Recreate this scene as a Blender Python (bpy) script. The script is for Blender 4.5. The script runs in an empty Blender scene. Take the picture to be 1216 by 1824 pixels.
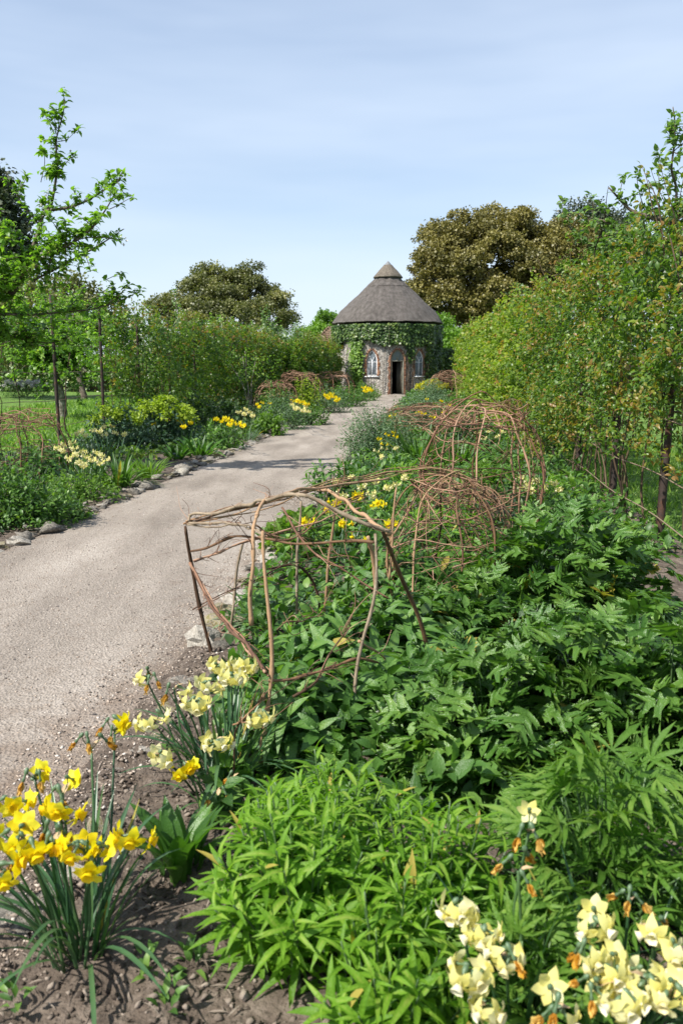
import bpy, math, random
import numpy as np
from mathutils import Matrix, Vector, noise as mnoise

# ------------------------------------------------------------------ camera, sky, sun, exposure
SC = bpy.context.scene
COL = SC.collection
F_PX, CX, CY, HOR = 1500.0, 608.0, 912.0, 654.0
CAM_H = 1.55
PITCH = math.atan((CY - HOR) / F_PX)
cam_d = bpy.data.cameras.new('camera')
cam = bpy.data.objects.new('camera', cam_d)
COL.objects.link(cam)
cam.location = (0, 0, CAM_H)
cam.rotation_euler = (math.pi / 2 - PITCH, 0, 0)
cam_d.sensor_fit = 'VERTICAL'
cam_d.sensor_height = 36.0
cam_d.lens = F_PX / 1824.0 * 36.0
cam_d.clip_start, cam_d.clip_end = 0.05, 3000.0
cam_d.dof.use_dof = True
cam_d.dof.focus_distance = 6.5
cam_d.dof.aperture_fstop = 5.0
SC.camera = cam

SUN_AZ, SUN_EL = math.radians(124), math.radians(50)      # azimuth counted from straight ahead towards the left
TO_SUN = Vector((-math.sin(SUN_AZ) * math.cos(SUN_EL), math.cos(SUN_AZ) * math.cos(SUN_EL), math.sin(SUN_EL)))
world = bpy.data.worlds.new('World')
SC.world = world
world.use_nodes = True
wn, wl = world.node_tree.nodes, world.node_tree.links
wn.clear()
sky = wn.new('ShaderNodeTexSky'); sky.sky_type = 'NISHITA'; sky.sun_disc = False
sky.sun_elevation = SUN_EL; sky.sun_rotation = -SUN_AZ
sky.air_density, sky.dust_density, sky.ozone_density, sky.altitude = 1.0, 1.0, 1.6, 0
tc = wn.new('ShaderNodeTexCoord')
mp = wn.new('ShaderNodeMapping'); mp.inputs['Scale'].default_value = (0.8, 1.4, 5.0); mp.inputs['Rotation'].default_value = (0.18, 0.1, 0.5)
nz = wn.new('ShaderNodeTexNoise'); nz.inputs['Scale'].default_value = 1.7; nz.inputs['Detail'].default_value = 4; nz.inputs['Roughness'].default_value = 0.5
cr = wn.new('ShaderNodeValToRGB')
cr.color_ramp.elements[0].position, cr.color_ramp.elements[0].color = 0.30, (0.02, 0.02, 0.02, 1)
cr.color_ramp.elements[1].position, cr.color_ramp.elements[1].color = 0.72, (0.55, 0.55, 0.55, 1)
mx = wn.new('ShaderNodeMix'); mx.data_type = 'RGBA'
mx.inputs['B'].default_value = (4.9, 5.6, 6.6, 1)                 # thin high cloud veil
bg = wn.new('ShaderNodeBackground'); bg.inputs['Strength'].default_value = 0.11
wo = wn.new('ShaderNodeOutputWorld')
wl.new(tc.outputs['Generated'], mp.inputs['Vector']); wl.new(mp.outputs['Vector'], nz.inputs['Vector'])
sx = wn.new('ShaderNodeSeparateXYZ'); wl.new(tc.outputs['Generated'], sx.inputs[0])          # the veil thickens towards the horizon, all the way round
m1 = wn.new('ShaderNodeMath'); m1.operation = 'SUBTRACT'; m1.use_clamp = True; m1.inputs[0].default_value = 1.0; wl.new(sx.outputs['Z'], m1.inputs[1])
m2 = wn.new('ShaderNodeMath'); m2.operation = 'POWER'; m2.inputs[1].default_value = 3.5; wl.new(m1.outputs[0], m2.inputs[0])
m3 = wn.new('ShaderNodeMath'); m3.operation = 'MULTIPLY_ADD'; m3.use_clamp = True; m3.inputs[1].default_value = 0.55; wl.new(m2.outputs[0], m3.inputs[0])
wl.new(nz.outputs['Fac'], cr.inputs['Fac']); wl.new(cr.outputs['Color'], m3.inputs[2]); wl.new(m3.outputs[0], mx.inputs['Factor'])
wl.new(sky.outputs['Color'], mx.inputs['A']); wl.new(mx.outputs['Result'], bg.inputs['Color'])
wl.new(bg.outputs['Background'], wo.inputs['Surface'])

sd = bpy.data.lights.new('sun', 'SUN'); sd.energy = 5.0; sd.angle = math.radians(0.55); sd.color = (1.0, 0.955, 0.88)
sun = bpy.data.objects.new('sun', sd); COL.objects.link(sun)
sun.rotation_euler = TO_SUN.to_track_quat('Z', 'Y').to_euler()
sun.location = (-20, -10, 30)

SC.view_settings.view_transform = 'Standard'
SC.view_settings.look = 'None'
SC.view_settings.exposure = 0.68
SC.view_settings.gamma = 1.0
SC.view_settings.use_curve_mapping = False
SC.render.engine = 'CYCLES'
SC.cycles.max_bounces = 6
SC.cycles.transparent_max_bounces = 6
SC.cycles.transmission_bounces = 4
SC.cycles.sample_clamp_indirect = 6.0
SC.render.use_persistent_data = False

# ------------------------------------------------------------------ helpers
R = np.random.default_rng(11)
PR = random.Random(5)
SP, CP = math.sin(PITCH), math.cos(PITCH)
def ray(px, py):
    u, v = (px - CX) / F_PX, (CY - py) / F_PX
    return np.array([u, CP + v * SP, -SP + v * CP])
def G(px, py, z=0.0):
    """point at height z seen at a pixel of the photograph"""
    d = ray(px, py); t = (z - CAM_H) / d[2]
    return np.array([d[0] * t, d[1] * t, z])
def P(px, py, D):
    """point at distance D (metres ahead) seen at a pixel"""
    d = ray(px, py); t = D / d[1]
    return np.array([d[0] * t, D, CAM_H + d[2] * t])
SL = 0.105                                           # the path, beds and trellises all run this way
def xl(c, D): return c + SL * D
PATH_L, PATH_R, TREL_R, TREL_L = -3.66, -1.30, 2.02, -6.98
ALONG = np.array([SL, 1, 0]) / math.hypot(SL, 1)
ACROSS = np.array([1, -SL, 0]) / math.hypot(SL, 1)

def unit(a):
    return a / np.maximum(np.linalg.norm(a, axis=-1, keepdims=True), 1e-9)
def rsph(n):
    return unit(R.normal(size=(n, 3)))
def fbm(x, y, z=0.0, o=3):
    return mnoise.fractal((x, y, z), 1.0, 2.0, o)

class MB:
    """collects triangles and quads into one mesh"""
    def __init__(s): s.V, s.T, s.Q, s.RN, s.TM, s.QM, s.n = [], [], [], [], [], [], 0
    def add(s, V, T=None, Q=None, rnd=0.5, m=0):
        V = np.asarray(V, float).reshape(-1, 3); k = len(V)
        s.V.append(V)
        s.RN.append(np.full(k, rnd, float) if np.isscalar(rnd) else np.asarray(rnd, float))
        if T is not None and len(T):
            T = np.asarray(T, int).reshape(-1, 3); s.T.append(T + s.n); s.TM.append(np.full(len(T), m))
        if Q is not None and len(Q):
            Q = np.asarray(Q, int).reshape(-1, 4); s.Q.append(Q + s.n); s.QM.append(np.full(len(Q), m))
        s.n += k
        return s
    def mesh(s, name, mats, smooth=False):
        V = np.concatenate(s.V) if s.V else np.zeros((0, 3))
        T = np.concatenate(s.T) if s.T else np.zeros((0, 3), int)
        Q = np.concatenate(s.Q) if s.Q else np.zeros((0, 4), int)
        me = bpy.data.meshes.new(name)
        me.vertices.add(len(V)); me.vertices.foreach_set('co', V.astype(np.float32).ravel())
        nl = T.size + Q.size
        me.loops.add(nl); me.loops.foreach_set('vertex_index', np.concatenate([T.ravel(), Q.ravel()]).astype(np.int32))
        npol = len(T) + len(Q)
        me.polygons.add(npol)
        st = np.concatenate([np.arange(len(T)) * 3, len(T) * 3 + np.arange(len(Q)) * 4]).astype(np.int32)
        me.polygons.foreach_set('loop_start', st)
        mi = np.concatenate((s.TM + s.QM) or [np.zeros(0)]).astype(np.int32)
        for x in (mats if isinstance(mats, (list, tuple)) else [mats]): me.materials.append(x)
        if len(mi): me.polygons.foreach_set('material_index', mi)
        if smooth: me.polygons.foreach_set('use_smooth', np.ones(npol, bool))
        at = me.attributes.new('rnd', 'FLOAT', 'POINT')
        if len(V): at.data.foreach_set('value', np.concatenate(s.RN).astype(np.float32))
        me.update(calc_edges=True)
        return me
    def build(s, name, mats, parent=None, smooth=False, kind=None):
        o = bpy.data.objects.new(name, s.mesh(name, mats, smooth)); COL.objects.link(o)
        if parent is not None: o.parent = parent
        if kind: o['kind'] = kind
        return o

def tag(o, label, cat, group=None):
    o['label'] = label; o['category'] = cat
    if group: o['group'] = group
    return o
GROUPS = {'daffodil_clump': 'daffodil clumps in the beds', 'wattle_support': 'woven twig plant supports', 'catmint': 'catmint mounds along the path', 'spurge': 'spurges with lime heads',
          'leafy_plant': 'leafy filler plants in the beds', 'lance_leaved_plant': 'lance-leaved clumps', 'lobed_plant': 'glossy lobed clumps', 'weed': 'weeds on bare soil', 'grass_tuft': 'grassy tufts in the beds',
          'cow_parsley': 'cow parsley by the orchard wall', 'apple_tree': 'apple trees near the trellises', 'ivy': 'ivy on walls', 'trellis': 'post and wire trellises', 'tulip_plant': 'broad-leaved bulb plants', 'daylily': 'daylily clumps',
          'leafy_shrub': 'leafy shrubs in the left bed', 'feathery_plant': 'feathery low plants', 'cut_leaved_plant': 'finely cut leafy plants', 'climbing_plant': 'climbers on the cottage wall', 'garden_wall': 'brick garden walls', 'oak_tree': 'oaks beyond the garden'}
def thing(name, label, cat, loc=(0, 0, 0), group=None, rz=0.0):
    group = group or GROUPS.get(name)
    o = bpy.data.objects.new(name, None); COL.objects.link(o)
    o.empty_display_size = 0.1
    o.location = Vector([float(v) for v in loc]); o.rotation_euler = (0, 0, rz)
    return tag(o, label, cat, group)
def put(name, me, parent, mat=None):
    o = bpy.data.objects.new(name, me); COL.objects.link(o); o.parent = parent
    if mat is not None: o.matrix_basis = mat
    return o
def frame_mat(pos, axis, nrm, size):
    y = unit(np.asarray(axis, float)); x = unit(np.cross(y, nrm)); z = np.cross(x, y)
    M = np.eye(4); M[:3, 0], M[:3, 1], M[:3, 2], M[:3, 3] = x * size, y * size, z * size, pos
    return Matrix(M.tolist())

# ---- shapes
def box(mb, c, s, rot=None, m=0, rnd=0.5):
    hx, hy, hz = s[0] / 2, s[1] / 2, s[2] / 2
    V = np.array([[x, y, z] for z in (-hz, hz) for y in (-hy, hy) for x in (-hx, hx)])
    if rot is not None: V = V @ np.asarray(rot).T
    mb.add(V + np.asarray(c, float), Q=[[0, 2, 3, 1], [4, 5, 7, 6], [0, 1, 5, 4], [2, 6, 7, 3], [0, 4, 6, 2], [1, 3, 7, 5]], m=m, rnd=rnd)
def crom(pts, n=6):
    p = np.asarray(pts, float); k = len(p)
    if k < 3: return np.array([p[0] + (p[-1] - p[0]) * t for t in np.linspace(0, 1, n + 1)])
    q = np.vstack([2 * p[0] - p[1], p, 2 * p[-1] - p[-2]]); out = []
    for i in range(1, k):
        a, b, c, d = q[i - 1], q[i], q[i + 1], q[i + 2]
        for t in np.linspace(0, 1, n, endpoint=False):
            out.append(0.5 * (2 * b + (c - a) * t + (2 * a - 5 * b + 4 * c - d) * t * t + (3 * b - a - 3 * c + d) * t ** 3))
    out.append(p[-1]); return np.array(out)
def tube(mb, pts, r0, r1=None, sides=5, m=0, rnd=0.5, flat=1.0):
    p = np.asarray(pts, float); n = len(p)
    r = np.linspace(r0, r0 if r1 is None else r1, n) if np.isscalar(r0) else np.asarray(r0)
    t = unit(np.gradient(p, axis=0))
    up = np.array([0.31, 0.2, 0.93]); a = unit(np.cross(t, up)); b = np.cross(t, a)
    ang = np.arange(sides) * 2 * math.pi / sides
    V = p[:, None] + r[:, None, None] * (np.cos(ang)[None, :, None] * a[:, None] + flat * np.sin(ang)[None, :, None] * b[:, None])
    i = np.arange(n - 1)[:, None] * sides; j = np.arange(sides)[None]; k = (j + 1) % sides
    Q = np.stack([i + j, i + k, i + sides + k, i + sides + j], -1).reshape(-1, 4)
    VV = np.vstack([V.reshape(-1, 3), p[0], p[-1]])
    e = n * sides
    T = [[e, (q + 1) % sides, q] for q in range(sides)] + [[e + 1, (n - 1) * sides + q, (n - 1) * sides + (q + 1) % sides] for q in range(sides)]
    mb.add(VV, T=T, Q=Q, m=m, rnd=rnd)
def knotty(n, r0, r1):
    r = np.linspace(r0, r1, n); return r * (1 + .10 * R.normal(0, 1, n) + .35 * (R.uniform(0, 1, n) < .14))
def wob(pts, amp, f=3.0, n=6):
    p = crom(pts, n); s = R.uniform(0, 99)
    d = np.array([[mnoise.noise((s + q[0] * f, q[1] * f, q[2] * f)), mnoise.noise((q[0] * f, s + q[1] * f, q[2] * f)), mnoise.noise((q[0] * f, q[1] * f, s + q[2] * f))] for q in p])
    return p + d * amp
def lathe(mb, prof, n=48, m=0, jit=0.0, rnd=0.5, cap=False):
    prof = np.asarray(prof, float); k = len(prof); a = np.arange(n) * 2 * math.pi / n
    V = np.zeros((k, n, 3)); V[..., 0] = prof[:, :1] * np.cos(a); V[..., 1] = prof[:, :1] * np.sin(a); V[..., 2] = prof[:, 1:]
    if jit:
        for i in range(k):
            for j in range(n):
                d = 1 + jit * fbm(math.cos(a[j]) * 3, math.sin(a[j]) * 3, prof[i, 1] * 1.5) / max(prof[i, 0], 0.3)
                V[i, j, :2] *= d; V[i, j, 2] += jit * 0.5 * fbm(math.cos(a[j]) * 5, math.sin(a[j]) * 5, prof[i, 1] + 9)
    i = np.arange(k - 1)[:, None] * n; j = np.arange(n)[None]; q = (j + 1) % n
    mb.add(V.reshape(-1, 3), Q=np.stack([i + j, i + q, i + n + q, i + n + j], -1).reshape(-1, 4), m=m, rnd=rnd)

# ---- leaf templates: (verts, tris, quads), leaf along +Y, upper side +Z
def tpl_diamond(w=0.3, fold=0.08, droop=0.12):
    V = [[0, 0, 0], [-w, .45, fold], [w, .45, fold], [0, 1, -droop], [0, .5, 0]]
    return np.array(V, float), np.array([[0, 4, 1], [0, 2, 4], [1, 4, 3], [4, 2, 3]]), np.zeros((0, 4), int)
def tpl_leaf(w=0.16, nseg=4, bend=0.25, fold=0.25, peak=0.45, stalk=0.0, twist=0.0, wave=0.0):
    V, Q = [], []
    for i in range(nseg + 1):
        t = i / nseg
        u = t ** (math.log(0.5) / math.log(peak))
        hw = w * (math.sin(math.pi * u) ** 0.85 if 0 < t < 1 else 0.0)
        if i == 0: hw = w * 0.12
        if i == nseg: hw = w * 0.03
        z = -bend * t * t + 0.06 * math.sin(math.pi * t)
        y = stalk + (1 - stalk) * t * (1 - 0.12 * bend * t)
        tw = twist * t
        for sgn in (-1, 0, 1):
            V.append([sgn * hw * math.cos(tw), y, z + abs(sgn) * fold * hw + sgn * hw * math.sin(tw) + abs(sgn) * wave * hw * math.sin(7 * t + sgn)])
        if i:
            b = 3 * (i - 1); Q += [[b, b + 1, b + 4, b + 3], [b + 1, b + 2, b + 5, b + 4]]
    return np.array(V), np.zeros((0, 3), int), np.array(Q)
def tpl_strap(w=0.03, nseg=7, arch=0.3, fold=0.5):
    """upright strap leaf: grows along +Y and arches over towards -Z"""
    V, Q = [], []; y = z = 0.0
    for i in range(nseg + 1):
        t = i / nseg; a = arch * t * 1.9
        if i: y += math.cos(a) / nseg; z -= math.sin(a) / nseg
        hw = w * (1 - 0.9 * max(0, t - 0.72) / 0.28) * (0.8 + 0.2 * min(1, t * 3))
        for sgn in (-1, 0, 1): V.append([sgn * hw, y + abs(sgn) * 0, z + abs(sgn) * hw * fold])
        if i:
            b = 3 * (i - 1); Q += [[b, b + 1, b + 4, b + 3], [b + 1, b + 2, b + 5, b + 4]]
    return np.array(V), np.zeros((0, 3), int), np.array(Q)
def join(tpls):
    V, T, Q, n = [], [], [], 0
    for v, t, q in tpls:
        V.append(v); T.append(t + n); Q.append(q + n); n += len(v)
    return np.concatenate(V), np.concatenate(T).astype(int), np.concatenate(Q).astype(int)
def xf(tpl, ang=0.0, s=1.0, off=(0, 0, 0), tilt=0.0):
    v, t, q = tpl; c, sn = math.cos(ang), math.sin(ang)
    v = v * s
    ct, st = math.cos(tilt), math.sin(tilt)
    v = np.stack([v[:, 0], v[:, 1] * ct - v[:, 2] * st, v[:, 1] * st + v[:, 2] * ct], -1)
    v = np.stack([v[:, 0] * c - v[:, 1] * sn, v[:, 0] * sn + v[:, 1] * c, v[:, 2]], -1)
    return v + np.array(off), t, q
def tpl_lobed(rg, nl=5, droop=0.25):
    """deeply cut glossy leaf: wedge lobes with pointed teeth round a short stalk"""
    V, T = [[0, 0, 0], [0, 0.28, 0]], []
    V = []; 
    def add(x, y):
        r = math.hypot(x, y - 0.2); V.append([x, y, -droop * r * r + 0.05 * math.sin(9 * x + 4 * y)]); return len(V) - 1
    spread = math.radians(84)
    for i in range(nl):
        a = -spread + 2 * spread * i / (nl - 1) + rg.uniform(-.06, .06)
        L = (0.78 - 0.26 * abs(a) / spread) * rg.uniform(.92, 1.08)
        sx, cx = math.sin(a), math.cos(a)
        def pt(l, w): return add(sx * l * L + cx * w * L, 0.2 + cx * l * L - sx * w * L)
        base = pt(0.0, 0)
        spine = pt(0.55, 0)
        ring = [pt(0.28, -0.10), pt(0.50, -0.17), pt(0.72, -0.36), pt(0.74, -0.20), pt(0.93, -0.24), pt(0.88, -0.09), pt(1.06, 0.02),
                pt(0.86, 0.10), pt(0.90, 0.26), pt(0.70, 0.20), pt(0.68, 0.37), pt(0.48, 0.17), pt(0.28, 0.10)]
        for k in ring + [spine]:
            pass
        V[spine][2] -= 0.06
        ch = [base] + ring
        for k in range(len(ch) - 1): T.append([spine, ch[k + 1], ch[k]])
        T.append([spine, base, ring[-1]])
    st = add(0, 0); s1 = add(-0.012, 0.2); s2 = add(0.012, 0.2)
    T.append([st, s2, s1])
    return np.array(V), np.array(T), np.zeros((0, 4), int)
def tpl_oakcut(rg, droop=0.25, fold=0.35):
    """long leaf cut into forward-pointing toothed lobes either side of a midrib"""
    side = [(.018, 0), (.022, .20), (.07, .30), (.20, .40), (.31, .45), (.27, .50), (.32, .575), (.20, .55), (.11, .53), (.15, .60), (.27, .665), (.37, .72), (.31, .75), (.345, .83), (.22, .78), (.12, .735), (.13, .81), (.20, .88), (.23, .965), (.14, .92), (.10, 1.0), (.05, .95), (.0, 1.06)]
    V, Q = [], []
    for sg in (-1, 1):
        k = rg.uniform(.88, 1.12); b = len(V)
        for i, (x, y) in enumerate(side):
            x2 = sg * x * k * (1 + rg.uniform(-.1, .1)); y2 = y + rg.uniform(-.015, .015) * (i > 1)
            my = max(0, y - .06 - .25 * x)
            curl = -droop * y2 * y2
            V.append([x2, y2, curl + fold * abs(x2) - .9 * x2 * x2 + .03 * math.sin(11 * y2 + 3 * sg)]); V.append([0, my, -droop * my * my])
            if i:
                q = b + 2 * (i - 1); Q.append([q, q + 2, q + 3, q + 1] if sg > 0 else [q + 1, q + 3, q + 2, q])
    return np.array(V), np.zeros((0, 3), int), np.array(Q)
def tpl_palm(nl=7, w=0.11, spread=1.6, bend=0.3):
    """leaf cut into narrow pointed leaflets"""
    out = []
    for i in range(nl):
        a = -spread + 2 * spread * i / (nl - 1)
        s = 0.85 - 0.3 * abs(a) / spread
        l = tpl_leaf(w, 3, bend, 0.3, 0.5)
        out.append(xf(l, a, s, (0, 0.18, 0)))
        if i % 2 == 0:
            out.append(xf(tpl_leaf(w * .8, 2, .1, .3), a + .55, s * .42, (-math.sin(a) * s * .45, .18 + math.cos(a) * s * .45, -.05)))
            out.append(xf(tpl_leaf(w * .8, 2, .1, .3), a - .55, s * .42, (-math.sin(a) * s * .45, .18 + math.cos(a) * s * .45, -.05)))
    return join(out)
def scatter(mb, tpl, pos, axis, nrm, size, rnd=None, m=0):
    tv, tt, tq = tpl; n = len(pos)
    if n == 0: return
    y = unit(np.asarray(axis)); x = unit(np.cross(y, nrm)); z = np.cross(x, y)
    size = np.broadcast_to(np.asarray(size, float), (n,))
    V = pos[:, None] + size[:, None, None] * (tv[None, :, 0:1] * x[:, None] + tv[None, :, 1:2] * y[:, None] + tv[None, :, 2:3] * z[:, None])
    k = len(tv); off = (np.arange(n) * k)[:, None, None]
    rn = R.uniform(0, 1, n) if rnd is None else np.broadcast_to(rnd, (n,))
    mb.add(V.reshape(-1, 3), T=(tt[None] + off).reshape(-1, 3) if len(tt) else None, Q=(tq[None] + off).reshape(-1, 4) if len(tq) else None, rnd=np.repeat(rn, k), m=m)

# ------------------------------------------------------------------ materials
def newmat(name):
    m = bpy.data.materials.new(name); m.use_nodes = True
    n, l = m.node_tree.nodes, m.node_tree.links
    return m, n, l, n['Principled BSDF'], n['Material Output']
def ramp(n, stops):
    r = n.new('ShaderNodeValToRGB'); e = r.color_ramp.elements
    while len(e) < len(stops): e.new(0.5)
    for el, (p, c) in zip(e, stops): el.position = p; el.color = (*c, 1)
    return r
def leafmat(name, stops, rough=0.45, trans=0.35, spec=0.5, tr_gain=(1.5, 1.7, 0.55), nscale=9.0, gain=1.0, bump=0.0):
    m, n, l, b, out = newmat(name)
    at = n.new('ShaderNodeAttribute'); at.attribute_name = 'rnd'
    tcn = n.new('ShaderNodeNewGeometry')
    nn = n.new('ShaderNodeTexNoise'); nn.inputs['Scale'].default_value = nscale; nn.inputs['Detail'].default_value = 2
    l.new(tcn.outputs['Position'], nn.inputs['Vector'])
    ad = n.new('ShaderNodeMath'); ad.operation = 'MULTIPLY_ADD'; ad.inputs[1].default_value = 0.5
    sb = n.new('ShaderNodeMath'); sb.operation = 'SUBTRACT'; sb.inputs[1].default_value = 0.25
    l.new(nn.outputs['Fac'], ad.inputs[0]); l.new(at.outputs['Fac'], sb.inputs[0]); l.new(sb.outputs[0], ad.inputs[2])
    r = ramp(n, [(p, tuple(min(.9, v * gain) for v in c)) for p, c in stops]); l.new(ad.outputs[0], r.inputs['Fac'])
    l.new(r.outputs['Color'], b.inputs['Base Color'])
    b.inputs['Roughness'].default_value = rough; b.inputs['Specular IOR Level'].default_value = spec
    if bump:
        bn = n.new('ShaderNodeTexNoise'); bn.inputs['Scale'].default_value = 140; bn.inputs['Detail'].default_value = 3; l.new(tcn.outputs['Position'], bn.inputs['Vector'])
        bb = n.new('ShaderNodeBump'); bb.inputs['Strength'].default_value = bump; bb.inputs['Distance'].default_value = .006
        l.new(bn.outputs['Fac'], bb.inputs['Height']); l.new(bb.outputs[0], b.inputs['Normal'])
    if trans > 0:
        g = n.new('ShaderNodeMix'); g.data_type = 'RGBA'; g.blend_type = 'MULTIPLY'; g.inputs['Factor'].default_value = 1
        g.inputs['B'].default_value = (*tr_gain, 1); l.new(r.outputs['Color'], g.inputs['A'])
        t = n.new('ShaderNodeBsdfTranslucent'); l.new(g.outputs['Result'], t.inputs['Color'])
        mxs = n.new('ShaderNodeMixShader'); mxs.inputs[0].default_value = trans
        l.new(b.outputs[0], mxs.inputs[1]); l.new(t.outputs[0], mxs.inputs[2]); l.new(mxs.outputs[0], out.inputs['Surface'])
    return m
def surf(name, stops, scale=6.0, detail=5, rough=0.85, bump=0.3, bscale=30.0, bdist=0.02, spec=0.3, stretch=(1, 1, 1), coords='Object', usernd=0.0):
    m, n, l, b, out = newmat(name)
    t = n.new('ShaderNodeTexCoord'); mpn = n.new('ShaderNodeMapping'); mpn.inputs['Scale'].default_value = stretch
    l.new(t.outputs[coords], mpn.inputs['Vector'])
    a = n.new('ShaderNodeTexNoise'); a.inputs['Scale'].default_value = scale; a.inputs['Detail'].default_value = detail
    a.inputs['Roughness'].default_value = 0.6
    l.new(mpn.outputs[0], a.inputs['Vector'])
    r = ramp(n, stops)
    if usernd:
        at = n.new('ShaderNodeAttribute'); at.attribute_name = 'rnd'
        f = n.new('ShaderNodeMix'); f.inputs['Factor'].default_value = usernd
        l.new(a.outputs['Fac'], f.inputs['A']); l.new(at.outputs['Fac'], f.inputs['B']); l.new(f.outputs['Result'], r.inputs['Fac'])
    else:
        l.new(a.outputs['Fac'], r.inputs['Fac'])
    l.new(r.outputs['Color'], b.inputs['Base Color'])
    b.inputs['Roughness'].default_value = rough; b.inputs['Specular IOR Level'].default_value = spec
    if bump:
        c = n.new('ShaderNodeTexNoise'); c.inputs['Scale'].default_value = bscale; c.inputs['Detail'].default_value = 4
        l.new(mpn.outputs[0], c.inputs['Vector'])
        bp = n.new('ShaderNodeBump'); bp.inputs['Strength'].default_value = bump; bp.inputs['Distance'].default_value = bdist
        l.new(c.outputs['Fac'], bp.inputs['Height']); l.new(bp.outputs[0], b.inputs['Normal'])
    return m
def plain(name, c, rough=0.6, spec=0.4, metal=0.0):
    m, n, l, b, out = newmat(name)
    b.inputs['Base Color'].default_value = (*c, 1); b.inputs['Roughness'].default_value = rough
    b.inputs['Specular IOR Level'].default_value = spec; b.inputs['Metallic'].default_value = metal
    return m
M = {}
M['soil'] = surf('soil', [(0.3, (.05, .037, .028)), (0.5, (.105, .081, .062)), (0.72, (.19, .153, .122))], 14, 8, .95, 0.9, 60, .02)
M['crumb'] = surf('soil crumb', [(0.2, (.045, .034, .026)), (0.5, (.11, .085, .066)), (0.8, (.25, .205, .165))], 3, 2, .95, .5, 90, .01, usernd=.8)
M['grass'] = surf('lawn', [(0.3, (.06, .12, .018)), (0.55, (.11, .20, .03)), (0.75, (.17, .26, .05))], 2.5, 6, .9, 0.8, 70, .03)
M['field'] = surf('field', [(0.3, (.045, .085, .02)), (0.7, (.09, .14, .035))], 0.4, 6, .95, 0.5, 20, .03)
M['blade'] = leafmat('grass blade', [(0, (.045, .10, .015)), (.5, (.10, .19, .03)), (1, (.20, .28, .06))], .5, .45, gain=1.35)
M['stone'] = surf('edging flint', [(0.28, (.07, .065, .055)), (0.45, (.20, .18, .15)), (0.62, (.36, .33, .28)), (.8, (.48, .45, .40))], 9, 6, .85, .7, 25, .02, usernd=.25)
M['moss'] = surf('mossy flint', [(0.3, (.12, .11, .08)), (0.5, (.30, .26, .18)), (0.62, (.15, .13, .03)), (.8, (.38, .34, .28))], 9, 6, .9, .7, 25, .02)
M['pebble'] = surf('pebble', [(0.1, (.10, .085, .075)), (0.4, (.27, .21, .165)), (0.7, (.42, .34, .27)), (.95, (.60, .55, .49))], 2, 2, .85, .3, 60, .01, usernd=.85)
def gravel():
    m, n, l, b, out = newmat('path gravel')
    g = n.new('ShaderNodeNewGeometry')
    big = n.new('ShaderNodeTexNoise'); big.inputs['Scale'].default_value = 0.9; big.inputs['Detail'].default_value = 5
    fine = n.new('ShaderNodeTexNoise'); fine.inputs['Scale'].default_value = 55; fine.inputs['Detail'].default_value = 6; fine.inputs['Roughness'].default_value = .7
    vo = n.new('ShaderNodeTexVoronoi'); vo.inputs['Scale'].default_value = 70
    for q in (fine, vo): l.new(g.outputs['Position'], q.inputs['Vector'])
    mpb = n.new('ShaderNodeMapping'); mpb.inputs['Scale'].default_value = (2.2, .55, 1); l.new(g.outputs['Position'], mpb.inputs['Vector']); l.new(mpb.outputs[0], big.inputs['Vector'])
    r1 = ramp(n, [(0.33, (.222, .191, .161)), (0.52, (.308, .268, .228)), (0.7, (.390, .345, .298))])
    l.new(big.outputs['Fac'], r1.inputs['Fac'])
    r2 = ramp(n, [(0.30, (.32, .29, .26)), (0.41, (.80, .79, .77)), (0.58, (1.0, 1.0, 1.0)), (0.70, (1.38, 1.37, 1.35))])
    l.new(fine.outputs['Fac'], r2.inputs['Fac'])
    mu = n.new('ShaderNodeMix'); mu.data_type = 'RGBA'; mu.blend_type = 'MULTIPLY'; mu.inputs['Factor'].default_value = 1
    l.new(r1.outputs[0], mu.inputs['A']); l.new(r2.outputs[0], mu.inputs['B'])
    at = n.new('ShaderNodeAttribute'); at.attribute_name = 'rnd'          # dirt carried in from the beds along both sides
    ms = n.new('ShaderNodeMix'); ms.data_type = 'RGBA'; ms.inputs['B'].default_value = (.17, .125, .092, 1)
    nm = n.new('ShaderNodeTexNoise'); nm.inputs['Scale'].default_value = 7; nm.inputs['Detail'].default_value = 6
    l.new(g.outputs['Position'], nm.inputs['Vector'])
    pr = n.new('ShaderNodeMath'); pr.operation = 'MULTIPLY_ADD'; pr.use_clamp = True; pr.inputs[1].default_value = 2.2
    s2 = n.new('ShaderNodeMath'); s2.operation = 'SUBTRACT'; s2.inputs[1].default_value = 1.25
    l.new(at.outputs['Fac'], s2.inputs[0]); l.new(nm.outputs['Fac'], pr.inputs[0]); l.new(s2.outputs[0], pr.inputs[2])
    sc2 = n.new('ShaderNodeMath'); sc2.operation = 'MULTIPLY'; sc2.inputs[1].default_value = .8
    l.new(pr.outputs[0], sc2.inputs[0]); l.new(sc2.outputs[0], ms.inputs['Factor'])
    l.new(mu.outputs['Result'], ms.inputs['A']); l.new(ms.outputs['Result'], b.inputs['Base Color'])
    b.inputs['Roughness'].default_value = .92; b.inputs['Specular IOR Level'].default_value = .2
    bp = n.new('ShaderNodeBump'); bp.inputs['Strength'].default_value = .7; bp.inputs['Distance'].default_value = .012
    sm = n.new('ShaderNodeMath'); sm.operation = 'ADD'
    l.new(fine.outputs['Fac'], sm.inputs[0]); l.new(vo.outputs['Distance'], sm.inputs[1]); l.new(sm.outputs[0], bp.inputs['Height'])
    l.new(bp.outputs[0], b.inputs['Normal'])
    return m
M['gravel'] = gravel()
M['bark'] = surf('bark', [(0.3, (.05, .038, .028)), (0.55, (.12, .095, .07)), (0.75, (.22, .19, .15))], 12, 5, .9, .8, 40, .02)
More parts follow.
